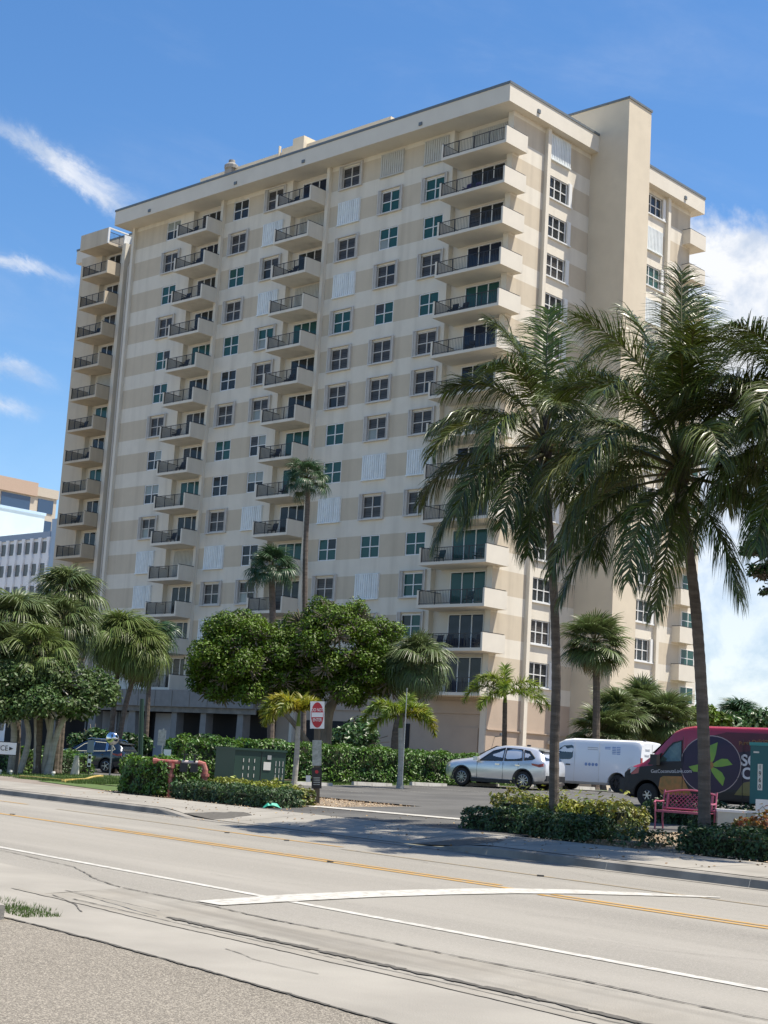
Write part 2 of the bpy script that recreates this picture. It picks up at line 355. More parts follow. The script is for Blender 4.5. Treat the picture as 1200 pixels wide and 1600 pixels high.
# near side: valley gutter, concrete apron, chip-seal drive
def near_side():
    prof = [(8.95, 0.), (8.80, -.008), (8.45, -.026), (8.14, -.048), (7.98, -.050), (7.86, -.025), (7.74, .0), (7.60, .006)]
    def wob(s): return .06 * math.sin(s * .9) + .04 * math.sin(s * 2.3 + 1)
    V = []; F = []; n = len(prof)
    S = list(np.arange(-40, 15.6, .5)); S.append(15.6)
    for s in S:
        for w, z in prof: V.append(tuple(sw(s, w + wob(s) * .25, .003 + (z if z > 0 else z * (1 - sst(13.2, 15.4, s))))))
    for i in range(len(S) - 1):
        for j in range(n - 1): a = i * n + j; F.append((a, a + 1, a + n + 1, a + n))
    tag(link('gutter', np_mesh('gutter', V, F, MAT['gutter'])), kind='structure')
    # beyond the corner the gutter swings off and flattens into the pavement
    S = list(np.arange(15.6, 14.0, -.2)); V = []; F = []
    for i in range(0):
        t = i / 12; s = 15.6 + 4.2 * t; f = 1 - t
        for w, z in prof: V.append(tuple(sw(s, w + 1.15 * sst(0, 1, t) * (9 - w) / 1.3 * .8 + .02, z * f)))
    V = []; F = []
    S = np.arange(-40, 60, .5)
    for s in S:
        wa = 6.32 + .05 * math.sin(s * .7); wb = 7.62 + wob(s) * .25 if s < 15.4 else 8.97
        for j in range(4): V.append(tuple(sw(s, wa + (wb - wa) * j / 3, .004)))
    for i in range(len(S) - 1):
        for j in range(3): a = i * 4 + j; F.append((a, a + 1, a + 5, a + 4))
    tag(link('pavement', np_mesh('pavement', V, F, MAT['concrete'])), kind='structure')
    V = []; F = []
    S = np.arange(-40, 60, .5)
    for s in S:
        for w in (-14, 0, 6.34 + .05 * math.sin(s * .7)): V.append(tuple(sw(s, w, 0)))
    for i in range(len(S) - 1):
        for j in range(2): a = i * 3 + j; F.append((a, a + 1, a + 4, a + 3))
    tag(link('forecourt', np_mesh('forecourt', V, F, MAT['drive'])), kind='structure')
    # cracks and joints: thin ragged strips of dirt
    rnd = random.Random(4); J = MB()
    def ragged(pts, wd, z=.009):
        P = [pts[0]]
        for a, b in zip(pts, pts[1:]):
            k = max(2, int(math.hypot(b[0] - a[0], b[1] - a[1]) / .12))
            for i in range(1, k + 1): P.append((a[0] + (b[0] - a[0]) * i / k, a[1] + (b[1] - a[1]) * i / k + rnd.uniform(-.012, .012)))
        for (s0, w0), (s1, w1) in zip(P, P[1:]):
            h0 = wd * rnd.uniform(.25, 1) / 2; h1 = wd * rnd.uniform(.25, 1) / 2
            J.quad(sw(s0, w0 - h0, z), sw(s0, w0 + h0, z), sw(s1, w1 + h1, z), sw(s1, w1 - h1, z))
    ragged([(s, 6.33 + .05 * math.sin(s * .7)) for s in np.arange(2, 20, .6)], .05)
    ragged([(s, 8.97 + wob(s) * .6) for s in np.arange(2, 15.7, .4)], .05)
    ragged([(15.6, 8.97), (16.6, 9.2), (18.2, 9.75), (20.5, 9.95), (26, 10.0)], .03)
    ragged([(s, 8.17 + wob(s) * .25) for s in np.arange(2, 13.4, .4)],   .13, -.036); ragged([(s, 8.12 + wob(s) * .25) for s in np.arange(13.3, 15.5, .4)], .03, .010); ragged([(s, 7.78 + wob(s) * .25) for s in np.arange(2, 14.8, .5)], .05, .006); ragged([(s, 7.60 + wob(s) * .25) for s in np.arange(2, 15.8, .5)], .02)
    ragged([(9.3, 7.1), (10, 7.05), (10.7, 7.2)], .015)
    ragged([(11.3, 7.5), (11.35, 6.36)], .012); ragged([(5.8, 7.5), (5.8, 6.36)], .012)
    ragged([(13.35, 7.28), (14.0, 7.55), (14.9, 7.75)], .03)
    for q in range(11):                         # branching cracks in the carriageway
        s_, w_ = rnd.uniform(4, 30), rnd.uniform(9.4, 19); P = [(s_, w_)]; a = rnd.choice((0, 1.5, 3.1)) + rnd.uniform(-.5, .5)
        for k in range(rnd.randint(4, 9)): a += rnd.uniform(-.5, .5); P.append((P[-1][0] + .45 * math.cos(a), min(19.3, max(9.2, P[-1][1] + .3 * math.sin(a)))))
        ragged(P, .011, .008)
    o = J.build('pavement_crack', MAT['joint']); tag(o, kind='structure')
near_side()

# far kerb and pavement
def kerb(name, s0, s1):
    mb = MB(); S = np.linspace(s0, s1, max(2, int(abs(s1 - s0) / .5)))
    P = []
    for s in S:
        h = .15 * (1 - cut(s)) + .006
        P.append([sw(s, 19.60, .006), sw(s, 19.78, -.02 + .028), sw(s, 19.82, h * .85), sw(s, 19.87, h), sw(s, 20.0, h + .004)])
    V = [p for r in P for p in r]; F = [(i * 5 + j, i * 5 + j + 1, (i + 1) * 5 + j + 1, (i + 1) * 5 + j) for i in range(len(S) - 1) for j in range(4)]
    mb.add(V, F); o = mb.build(name, MAT['kerb_grey']); tag(o, kind='structure'); return o
for a in range(-12, 90, 3): kerb('kerb', a + .0015, a + 2.9985)
V = []; F = []
def walkway():                      # cast in slabs, each its own piece
    sl = MB()
    def slab(s0, s1):
        mb = MB(); ns = 4; nw = 4
        for i in range(ns + 1):
            s = s0 + .012 + (s1 - s0 - .024) * i / ns
            for j in range(nw + 1):
                w = 20.01 + (2.45) * j / nw; mb.v.append(tuple(sw(s, w, zf(s, w) + .012)))
        for i in range(ns):
            for j in range(nw): a = i * (nw + 1) + j; mb.f.append((a, a + 1, a + nw + 2, a + nw + 1)); mb.m.append(0)
        return mb
    for k, s in enumerate(np.arange(-12, 84, 1.5)):
        tag(slab(s, s + 1.5).build('paving_slab', MAT['concrete']), kind='structure')
    strip('walkway_bed', -12, 90, 20.0, 22.48, 'joint', .002, 60, 4)
walkway()
# car park behind the planting strip, with its driveway
strip('car_park', -80, 45.2, 28.2, 53.5, 'lot', .012, 60, 12)
strip('driveway', 22.9, 32.6, 22.47, 28.25, 'lot', .014, 10, 8, wfun=lambda s: (22.47, 28.25))
strip('lawn', 45.2, 49.5, 24.0, 60, 'lawn', .006, 4, 20)
strip('lawn', 40.9, 47.2, 22.9, 24.6, 'lawn', .02, 10, 3, wfun=lambda s: (22.85 + (s - 40.9) * .12, 24.5))
strip('lawn', 47.5, 96, 24.7, 34, 'lawn', .022, 40, 6); strip('lawn', 41, 47.5, 24.9, 28.3, 'lawn', .01, 8, 4)
strip('driveway', 40.4, 96, 22.47, 24.7, 'path', .004, 60, 3)
strip('driveway', 52, 96, 34, 52, 'lot', .008, 20, 8)

# painted markings
def paint(name, poly, m, z=.006):
    mb = MB(); mb.add([sw(s, w, z) for s, w in poly], [tuple(range(len(poly)))]); return tag(mb.build(name, MAT[m]), kind='structure')
def line(name, s0, s1, w, wd, m, z=.006, w1=None):
    w1 = w if w1 is None else w1
    paint(name, [(s0, w - wd / 2), (s0, w + wd / 2), (s1, w1 + wd / 2), (s1, w1 - wd / 2)], m, z)
line('lane_line', -30, 160, 10.22, .14, 'paint_white', w1=10.30)
line('centre_line', 15.15, 160, 14.78, .15, 'paint_yellow'); line('centre_line', 15.6, 27, 15.02, .11, 'paint_yellow')
line('centre_line', -30, 14.4, 14.56, .12, 'paint_yellow'); line('centre_line', -30, 14.4, 14.80, .12, 'paint_yellow')
line('centre_line', 22.5, 27.5, 17.55, .12, 'paint_yellow'); line('centre_line', 27.5, 34, 17.6, .10, 'paint_faint')
line('centre_line', 36, 60, 17.8, .12, 'paint_yellow'); line('centre_line', -30, 22, 17.15, .10, 'paint_faint')
paint('stop_line', [(14.13, 9.06), (14.66, 10.67), (14.93, 11.94), (15.06, 12.9), (15.15, 13.9), (15.12, 14.84), (14.88, 15.82), (14.44, 16.6), (13.8, 17.56), (13.71, 17.44), (14.1, 16.25), (14.4, 15.23), (14.52, 14.17), (14.47, 13.01), (14.30, 11.7), (13.96, 10.16), (13.7, 9.11)], 'paint_white', .010)
mb = MB(); P = [sw(22.9, 25.3, zf(25, 25.3) + .03), sw(22.9, 25.75, zf(25, 25.75) + .03), sw(32.9, 24.75, zf(30, 24.75) + .03), sw(32.9, 24.3, zf(30, 24.3) + .03)]
mb.add(P, [(0, 1, 2, 3)]); tag(mb.build('stop_line', MAT['paint_white']), kind='structure')
for w in (31.8, 34.6, 37.4, 40.2, 43.0, 45.8, 48.6, 51.4):
    mb = MB(); mb.add([sw(45, w - .05, zf(45, w) + .018), sw(45, w + .05, zf(45, w) + .018), sw(39.8, w + .05, zf(40, w) + .018), sw(39.8, w - .05, zf(40, w) + .018)], [(0, 3, 2, 1)])
    tag(mb.build('bay_line', MAT['paint_white']), kind='structure')
for (s, w), wh in zip(((33.5, 15.0), (26, 17.3), (16.9, 17.1), (30.8, 14.9), (19.2, 14.75), (24, 17.35)), ('farthest left, on the yellow centre line', 'on the far faint line, left of its twin', 'on the far faint line at the right, beyond the white stripe', 'on the yellow centre line, second from the left', 'on the yellow centre line at mid photo', 'on the far faint line near the palm shadow')):
    mb = MB(); mb.box(-.05, .05, -.05, .05, 0, .015); p = sw(s, w, .008)
    o = mb.build('road_stud', MAT['joint'], loc=p); tag(o, 'small dark road stud ' + wh, 'road stud', 'road studs along the centre markings')
# wheel stops at the heads of the bays
ws = MB(); ws.prism([(-.09, 0), (-.07, .13), (.07, .13), (.09, 0)], -.9, .9); wsm = ws.mesh('wheel_stop', MAT['paint_white'])
for k, w in enumerate((33.2, 36.0, 38.8, 41.6, 44.4, 47.2, 50.0)):
    p = on_sw(44.6, w, .012); o = link('wheel_stop', wsm, None, p, math.atan2(RR.y, RR.x) + (.02, -.03, .01, 0, .03, -.01, .02)[k])
    tag(o, ('pale concrete wheel stop at the lawn edge, nearest the driveway sign', 'pale concrete wheel stop on the lawn edge beneath the thin green palm', 'pale concrete wheel stop just in front of the silver car nose',
            'pale concrete wheel stop showing beneath the silver car', 'pale concrete wheel stop between silver car and white van', 'pale concrete wheel stop beneath the white van', 'pale concrete wheel stop beyond the white van')[k], 'wheel stop', 'wheel stops along the car park edge')
# yellow painted kerbs around the left driveway
def curb_run(pts, m, label, h=.14, wd=.15):
    mb = MB()
    for a, b in zip(pts, pts[1:]):
        pa = onground(*a, dz=h / 2); pb = onground(*b, dz=h / 2); mb.bar(pa, pb, wd, h)
    tag(mb.build('kerb', MAT[m]), kind='structure'); return
curb_run([(38, 54.5), (60, 53.6), (104, 51.8), (140, 53.5), (152, 56.5), (163, 59)], 'kerb_yellow', '', .09, .13)
curb_run([(104, 51.0), (122, 52.5)], 'kerb_yellow', '', .07, .12)
curb_run([(-14, 14.7), (6, 14.2), (16, 13.95)], 'concrete', '', .13, .2)

# ------------------------------------------------------------------ the apartment tower
TH = .7493143; H = 2.8
tower = empty('apartment_tower', (6.5986, 93.8214, 0), -TH)
tag(tower, 'fourteen storey beige and white banded apartment block with stacked balconies', 'apartment building')
SL0 = 42.41                                   # underside of the top balcony slab
class TB(MB):                                 # boxes in s (leftwards), t (backwards), z
    def b(s, s0, s1, t0, t1, z0, z1, mi=0): s.box(-s1, -s0, t0, t1, z0, z1, mi)
def tp(s, t, z): return (-s, t, z)
ROWS = range(14)
def zo(k): return SL0 - H * k
WIN_A = [7.65, 11.86, 16.0, 24.15, 28.15, 36.5]
BAYS = [(.72, 6.1), (18.35, 22.3), (30.35, 34.0)]
WB, WT = 1.05, 2.65                           # window sill and head over the slab underside
TA, TR = 1.8, 2.25                            # main wall plane, recessed door wall plane
MW = [MAT['white_stucco'], MAT['beige_stucco'], MAT['cream_stucco'], MAT['ground_tan']]
def wall_sheet(mb, plane, a0, a1, holes, side, b0, lower):
    """banded wall between a0 and a1; holes are window intervals; side 'A' (front) or 'B' (right)"""
    cuts = sorted({a0, a1} | {x for h in holes for x in h})
    def q(x0, x1, z0, z1, mi):
        if side == 'A': mb.quad(tp(x1, plane, z0), tp(x0, plane, z0), tp(x0, plane, z1), tp(x1, plane, z1), mi)
        else: mb.quad(tp(plane, x0, z0), tp(plane, x1, z0), tp(plane, x1, z1), tp(plane, x0, z1), mi)
    for k in ROWS:
        z = zo(k); top = min(z + WT, 45.4)
        q(a0, a1, top, zo(k - 1) + WB if k else 45.4, 0)
        for x0, x1 in zip(cuts, cuts[1:]):
            mid = (x0 + x1) / 2
            if any(h[0] < mid < h[1] for h in holes): continue
            q(x0, x1, z + WB, top, 1 if not any(g[0] < mid < g[1] for g in b0) else 0)
    q(a0, a1, zo(13), zo(13) + WB, 0)
    q(a0, a1, -1, zo(13), lower)
mb = TB()
hw = .9
wall_sheet(mb, TA, 6.1, 18.35, [(c - hw, c + hw) for c in WIN_A[:3]], 'A', [(6.1, 6.75)], 3)
mb.build('front_wall', MW, tower); mb = TB()
wall_sheet(mb, TA, 22.3, 30.35, [(c - hw, c + hw) for c in WIN_A[3:5]], 'A', [(22.3, 23.25)], 3)
mb.build('front_wall', MW, tower); mb = TB()
wall_sheet(mb, TA, 34.0, 41.9, [(c - hw, c + hw) for c in WIN_A[5:]], 'A', [(34.0, 35.6)], 3)
fa = mb.build('front_wall', MW, tower)
mb = TB()
for a, b in BAYS:                             # recessed walls with door openings, returns
    d0, d1 = {.72: (1.75, 4.75), 18.35: (18.95, 21.6), 30.35: (30.85, 33.4)}[a]
    for k in range(14):
        z = zo(k); zt = z + H if k else 45.4
        mb.quad(tp(b, TR, z), tp(d1, TR, z), tp(d1, TR, zt), tp(b, TR, zt), 2)
        mb.quad(tp(d0, TR, z), tp(a, TR, z), tp(a, TR, zt), tp(d0, TR, zt), 2)
        mb.quad(tp(d1, TR, z + 2.58), tp(d0, TR, z + 2.58), tp(d0, TR, zt), tp(d1, TR, zt), 2)
    mb.quad(tp(b, TA, zo(13)), tp(b, TR, zo(13)), tp(b, TR, 45.4), tp(b, TA, 45.4), 0)
    if a > 1: mb.quad(tp(a, TR, zo(13)), tp(a, TA, zo(13)), tp(a, TA, 45.4), tp(a, TR, 45.4), 2)
mb.quad(tp(6.1, TA, -1), tp(.72, TA, -1), tp(.72, TA, zo(13)), tp(6.1, TA, zo(13)), 3)
mb.quad(tp(22.3, TA, -1), tp(18.35, TA, -1), tp(18.35, TA, zo(13)), tp(22.3, TA, zo(13)), 3)
mb.quad(tp(34, TA, -1), tp(30.35, TA, -1), tp(30.35, TA, zo(13)), tp(34, TA, zo(13)), 3)
mb.build('recessed_wall', MW, tower)
mb = TB(); mb.b(.72, 1.2, 1.62, TR + .3, -1, 45.4, 0); mb.build('corner_pier', [MAT['cream_stucco']], tower)
mb = TB(); SB = .72
WB_B = [(5.78, 7.98), (17.9, 20.1)]
wall_sheet(mb, SB - .002, 1.6, 24.2, [WB_B[0], WB_B[1]], 'B', [(5.2, 8.5), (17.6, 21.0)], 3)
mb.build('side_wall', MW, tower)
mb = TB()                                     # hidden faces: far side, left end, core so light cannot pass
mb.quad(tp(.72, 24.2, -1), tp(41.9, 24.2, -1), tp(41.9, 24.2, 45.4), tp(.72, 24.2, 45.4), 0)
mb.quad(tp(41.9, 24.2, -1), tp(41.9, TA, -1), tp(41.9, TA, 45.4), tp(41.9, 24.2, 45.4), 1)
mb.build('rear_wall', MW, tower)
mb = TB(); mb.b(1.4, 41.3, 2.9, 23.6, -1, 45.3); mb.build('inner_core', MAT['dark_void'], tower)
# pilasters
for s in (18.05, 30.02, 41.45):
    mb = TB(); mb.b(s, s + .3, TA - .28, TA + .05, -1 if s < 41 else -1, 45.4); mb.build('pilaster', MAT['cream_stucco'] if s > 41 else MAT['white_stucco'], tower)
for t in (5.15, 20.6):
    mb = TB(); mb.b(SB - .30, SB + .05, t, t + .36, -1, 45.4); mb.build('pilaster', MAT['white_stucco'], tower)
# roof slab and fascia
mb = TB()
mb.b(.05, 42.6, .2, 25.2, 45.4, 46.72, 0)
mb.b(42.61, 54.1, 4.6, 22, 45.4, 46.72, 0)
rf = mb.build('roof', [MAT['cream_stucco']], tower)
mb = TB(); mb.b(0.0, 42.65, .15, .30, 46.62, 46.80); mb.b(0.0, .14, .3, 25.25, 46.62, 46.80); mb.b(42.66, 54.15, 4.55, 4.7, 46.62, 46.80)
mb.build('roof_edging', MAT['roof_metal'], rf)
for s in (7.9, 19.6, 27.2, 37.9):
    mb = TB(); mb.b(s - .14, s + .14, .12, .2, 45.62, 45.86); mb.build('scupper', MAT['roof_metal'], rf)
for t in (3.4, 22.3):
    mb = TB(); mb.b(-.04, .05, t - .14, t + .14, 45.68, 45.95); mb.build('scupper', MAT['roof_metal'], rf)
mb = TB(); mb.b(17.3, 40, 7, 15, 46.7, 51.3); ph = mb.build('penthouse', [MAT['tan_stucco']], tower)
mb = TB(); mb.b(26.6, 27.9, 6.6, 8.5, 46.7, 51.9); mb.b(27.9, 29.4, 6.8, 8.5, 46.7, 51.45); mb.b(29.5, 29.6, 6.6, 6.8, 46.7, 51.7); mb.build('parapet_block', MAT['tan_stucco'], ph)
mb = TB(); mb.b(35.4, 36.2, 6.5, 7.3, 46.7, 51.2); mb.lathe([(.0, 51.25), (.62, 51.2), (.62, 51.5), (.3, 51.75), (.28, 52.0), (.0, 52.05)], 12, (-35.8, 6.9, 0)); mb.build('roof_vent', MAT['grey_concrete'], tower)

# stair tower on the right flank
mb = TB(); z = 48.85
mb.b(-2.43, 3.8, 10.6, 13.45, -1, z)
st = mb.build('stair_tower', [MAT['tan_stucco']], tower)
mb = TB(); mb.b(-2.5, 3.9, 10.53, 13.52, z, z + .16); mb.build('coping', MAT['roof_metal'], st)

# windows ---------------------------------------------------------
def pane_mesh(nm, w, h):
    mb = MB(); h = h - (.05 if h > 2 else 0); mb.box(-w / 2, w / 2, 0, .02, 0, h); return mb.mesh('pane', MAT[nm])
PANES = {k: pane_mesh(k, .80, .70) for k in ('glass_teal', 'glass_dark', 'glass_blind', 'glass_pale')}
def frame_mesh(m, w=1.8, h=1.6, mull=1, d=.12):
    mb = MB(); e = .07; y0, y1 = 0, d
    mb.box(-w / 2, -w / 2 + e, y0, y1, 0, h); mb.box(w / 2 - e, w / 2, y0, y1, 0, h)
    mb.box(-w / 2 + e, w / 2 - e, y0, y1, 0, e); mb.box(-w / 2 + e, w / 2 - e, y0, y1, h - e, h)
    for i in range(mull):
        x = -w / 2 + w * (i + 1) / (mull + 1); mb.box(x - .035, x + .035, y0 + .01, y1 - .02, e, h - e)
    mb.box(-w / 2 + e, w / 2 - e, y0 + .02, y1 - .03, h / 2 - .03, h / 2 + .03)
    return mb.mesh('window', MAT[m])
FR_P = frame_mesh('window_white'); FR_S = frame_mesh('surround_grey')
def surround_mesh(w=2.3, open_side=.22):
    mb = MB(); y0, y1 = -.17, 0.0; x0 = -w / 2; x1 = w / 2
    mb.box(x0 - .02, x0 + .05, y0, y1, -.05, 1.72); mb.box(x1 - .05, x1 + .02, y0, y1, -.05, 1.72)
    mb.box(x0 - .02, x1 + .02, y0 - .02, y1, -.13, -.051); mb.box(x0 - .02, x1 + .02, y0, y1, 1.721, 1.78)
    for side, wd in ((-1, .22), (1, .16)):           # stacked shutter blades
        n = 5
        for i in range(n):
            a = side * (w / 2 - .06 - wd * i / n); mb.box(min(a, a - side * wd / n * .7), max(a, a - side * wd / n * .7), y0 + .03 + .02 * (i % 2), y1 - .02, -.04, 1.71)
    return mb.mesh('shutter_surround', MAT['surround_grey'])
SUR = surround_mesh()
def shutter_mesh(w, h, m, name='storm_shutter', step=.19):
    mb = MB(); n = int(w / step); x = -w / 2; dx = w / n
    V = []
    for i in range(n):
        a = x + i * dx
        for (u, y) in ((0, -.03), (.2, -.13), (.8, -.13)): V.append((a + u * dx, y))
    V.append((w / 2, -.02))
    for (a, y), (b, y2) in zip(V, V[1:]):
        mb.quad((a, y, 0), (b, y2, 0), (b, y2, h), (a, y, h))
    mb.box(-w / 2, w / 2, -.17, -.0, -.09, 0); mb.box(-w / 2, w / 2, -.12, 0, h, h + .05)
    mb.box(-w / 2, w / 2, -.02, -.001, 0, h)
    return mb.mesh(name, MAT[m])
SH_W = shutter_mesh(2.25, 1.68, 'shutter_white'); SH_C = shutter_mesh(2.25, 1.68, 'shutter_cream')
rnd = random.Random(11)
def put_pane(par, nm, x, z):
    link('pane', PANES[nm], par, (x, .07, z))
def window(kind, c, k, rz=0, off=None):
    z = zo(k) + WB; loc = off(c, z) if off else (-c, TA + .02, z)
    if kind in 'CW':
        o = link('storm_shutter', SH_W if kind == 'C' else SH_C, tower, (loc[0], loc[1] - (.02 if not off else 0), z - .03), rz); return o
    g = {'T': ('glass_teal',), 'D': ('glass_dark',), 'B': ('glass_blind',), 'P': ('glass_pale', 'glass_dark'), 't': ('glass_teal',), 'd': ('glass_dark',), 'b': ('glass_blind',), 'p': ('glass_pale', 'glass_teal')}[kind]
    plain = kind.isupper() and kind != 'B' or kind == 'P'
    o = link('window', FR_P if plain or kind in 'tp' else FR_S, tower, loc, rz)
    for i, x in enumerate((-.43, .43)):
        for j, zz in enumerate((.07, .83)):
            gg = g[0] if len(g) == 1 or j == 1 else g[1]
            if rnd.random() < .12: gg = rnd.choice(('glass_dark', 'glass_blind', 'glass_pale'))
            put_pane(o, gg, x, zz)
    if not plain: link('shutter_surround', SUR, o, (0, -.02, 0))
    return o
# upper case: plain white frame; lower case and B/b: boxed shutter surround; C, W: shutters closed
COLS = {7.65: 'WtTbTbbbCbTttb', 11.86: 'WtTbTbbbCbTCbb', 16.0: 'bCbCtbbTTCTbbb', 24.15: 'bCbCtbbPPCDbbb', 28.15: 'DbTbTDbTDbCbCb', 36.5: 'PbTbTTbDPbCCCC'}
for c, ks in COLS.items():
    for k in ROWS: window(ks[k], c, k)

# three-light windows of the right flank
PB = {k: pane_mesh(k, .64, .70) for k in ('glass_dark', 'glass_blind', 'glass_teal')}
FR_B = frame_mesh('window_white', 2.2, 1.6, 2)
SH_B = shutter_mesh(2.35, 1.72, 'shutter_white')
def win_side(k, t, kind):
    z = zo(k) + WB
    if kind == 'C':
        link('storm_shutter', SH_B, tower, (-SB + .01, t, z - .03), R(90)); return
    o = link('window', FR_B, tower, (-SB - .05, t, z), R(90))
    for x in (-.70, 0, .70):
        for zz in (.07, .83): link('pane', PB[kind], o, (x, .07, zz))
    mb = MB(); mb.box(-1.15, 1.55, -.2, -.06, -.10, -.01); mb.box(1.15, 1.5, -.16, .0, -.0, 1.68); mb.build('sill', MAT['window_white'], o)
kb = {'D': 'glass_dark', 'B': 'glass_blind', 'T': 'glass_teal', 'C': 'C'}
for k, c in enumerate('CDDBDBDDTDDDBD'): win_side(k, 6.88, kb[c])
for k, c in enumerate('DCTCTDBDDTDDDD'): win_side(k, 19.0, kb[c])

# sliding doors ----------------------------------------------------
def door_frame(w, h=2.40, n=3):
    mb = MB(); e = .06
    mb.box(-w / 2, -w / 2 + e, 0, .1, 0, h); mb.box(w / 2 - e, w / 2, 0, .1, 0, h); mb.box(-w / 2, w / 2, .001, .099, h - e, h - .001)
    for i in range(1, n): x = -w / 2 + w * i / n; mb.box(x - .04, x + .04, .01, .09, 0, h - e)
    return mb.mesh('sliding_door', MAT['window_white'])
DOORS = {}
for w in (3.0, 2.65, 2.55):
    DOORS[w] = (door_frame(w), {g: pane_mesh(g, w / 3 - .08, 2.33) for g in ('glass_teal', 'glass_dark', 'glass_navy', 'glass_blind')}, shutter_mesh(w + .1, 2.42, 'shutter_cream', 'door_shutter', .16))
def door(c, w, k, kind, t=TR, z=None):
    z = (zo(k) + .22) if z is None else z
    if kind == 'C': link('door_shutter', DOORS[w][2], tower, (-c, t + .02, z - .02)); return
    o = link('sliding_door', DOORS[w][0], tower, (-c, t - .03, z))
    for i in range(3):
        g = {'T': 'glass_teal', 'D': 'glass_dark', 'N': 'glass_navy', 'B': 'glass_blind'}[kind]
        if kind == 'D' and rnd.random() < .3: g = 'glass_blind'
        link('pane', DOORS[w][1][g], o, (-w / 2 + w * (i + .5) / 3, .04, .02))
for k, c in enumerate('CDDNTNNCNNTTNN'): door(3.25, 3.0, k, c)
for k, c in enumerate('NCDCTDDTTDTDDD'): door(20.27, 2.65, k, c)
for k, c in enumerate('DNDDTDDDTDCDND'): door(32.12, 2.55, k, c)

# balconies --------------------------------------------------------
def rail_mesh(w, n, name='railing'):
    mb = MB(); mb.box(-w / 2, w / 2, -.02, .02, .90, .94); mb.box(-w / 2, w / 2, -.015, .015, .08, .11)
    m = int(w / .13)
    for i in range(1, m): x = -w / 2 + w * i / m; mb.box(x - .008, x + .008, -.008, .008, .11, .90)
    for i in range(n + 1): x = -w / 2 + .02 + (w - .04) * i / n; mb.box(x - .022, x + .022, -.022, .022, 0, .90)
    return mb.mesh(name, MAT['rail_metal'])
def make_balcony(s0, s1, dep, wrap=0):
    mb = TB(); W = s1 - s0; m = MAT['cream_stucco'] if wrap else MAT['white_stucco']
    mb.b(s0, s1, 0, TR + .02, 0, .2)
    if wrap: mb.b(s0, SB, dep, 2.315, 0, .2)
    o = mb.build('balcony', m, tower, (0, 0, 0))
    mb = TB(); mb.b(s0, s0 + .14, 0, 2.315 if wrap else dep, .2, 1.17)
    if wrap: mb.b(s0 + .14, SB, 2.175, 2.315, .2, 1.17)
    mb.build('side_panel', m, o)
    mb = TB(); mb.b(s1 - .14, s1, 0, dep, .2, 1.17); mb.build('side_panel', MAT['white_stucco'], o)
    link('railing', rail_mesh(W - .28, 4 if wrap else 3), o, (-(s0 + s1) / 2, .07, .2))
    mb = TB(); mb.b(s0 + .04, s0 + .09, .02, 2.25 if wrap else dep, 1.20, 1.24)
    mb.b(s0 + .05, s0 + .08, .3, .33, 1.17, 1.2); mb.b(s0 + .05, s0 + .08, dep - .2, dep - .17, 1.17, 1.2); mb.build('handrail', MAT['rail_metal'], o); mb = TB(); mb.b(s1 - .09, s1 - .04, .02, dep, 1.20, 1.24)
    mb.build('handrail', MAT['rail_metal'], o)
    return o
def dup(o, dx=0, dy=0, dz=0):
    c = copy_tree(o, tower); c.location = (o.location.x + dx, o.location.y + dy, o.location.z + dz); return c
protos = [make_balcony(0, 5.65, TR, 1), make_balcony(18.36, 22.08, TA), make_balcony(30.06, 33.82, TA)]
for p in protos:
    p.location.z = zo(0)
bpy.context.view_layer.update()
for p in protos:
    for k in range(1, 14): dup(p, dz=-H * k)
# mirrored balconies round the far corner, and the bay behind them
def far_balcony():
    mb = TB(); mb.b(0, 5.65, 23.1, 25.4, 0, .2); o = mb.build('balcony', MAT['cream_stucco'], tower, (0, 0, zo(0)))
    mb = TB(); mb.b(0, .14, 23.1, 25.4, .2, 1.17); mb.build('side_panel', MAT['cream_stucco'], o)
    mb = TB(); mb.b(.14, SB, 23.1, 23.24, .2, 1.17); mb.build('side_panel', MAT['cream_stucco'], o)
    mb = TB(); mb.b(5.51, 5.65, 24.2, 25.4, .2, 1.17); mb.build('side_panel', MAT['cream_stucco'], o)
    mb = TB(); mb.b(.04, .09, 23.12, 25.38, 1.2, 1.24); mb.b(.09, SB, 23.14, 23.19, 1.2, 1.24); mb.build('handrail', MAT['rail_metal'], o)
    return o
fb = far_balcony()
for k in range(1, 14): dup(fb, dz=-H * k)
mb = TB(); mb.b(SB + .04, 4, 24.21, 26.7, -1, zo(4)); mb.build('rear_bay', MAT['cream_stucco'], tower)
for k in range(5, 14):
    o = link('window', FR_P, tower, (-SB - .5 + .06 + .5, 25.02, 0), R(90)); o.location = (-SB + .0, 25.4, zo(k) + WB + .05); o.scale = (1.05, 1, .85)
    for x in (-.43, .43):
        for zz in (.07, .83): link('pane', PANES['glass_teal'], o, (x, .02, zz))

# left wing, set back ------------------------------------------------
mb = TB(); WTT = 4.0
d0, d1 = 46.2, 48.75
mb.quad(tp(52.35, WTT, -1), tp(49.3, WTT, -1), tp(49.3, WTT, 45.4), tp(52.35, WTT, 45.4), 0)
mb.quad(tp(45.75, WTT, -1), tp(41.5, WTT, -1), tp(41.5, WTT, 45.4), tp(45.75, WTT, 45.4), 0)
for k in range(14):
    z = zo(k); zt = z + H
    mb.quad(tp(49.3, WTT + .45, z), tp(d1, WTT + .45, z), tp(d1, WTT + .45, zt), tp(49.3, WTT + .45, zt), 1)
    mb.quad(tp(d0, WTT + .45, z), tp(45.75, WTT + .45, z), tp(45.75, WTT + .45, zt), tp(d0, WTT + .45, zt), 1)
    mb.quad(tp(d1, WTT + .45, z + 2.58), tp(d0, WTT + .45, z + 2.58), tp(d0, WTT + .45, zt), tp(d1, WTT + .45, zt), 1)
mb.quad(tp(49.3, WTT, -1), tp(49.3, WTT + .45, -1), tp(49.3, WTT + .45, 45.4), tp(49.3, WTT, 45.4), 1)
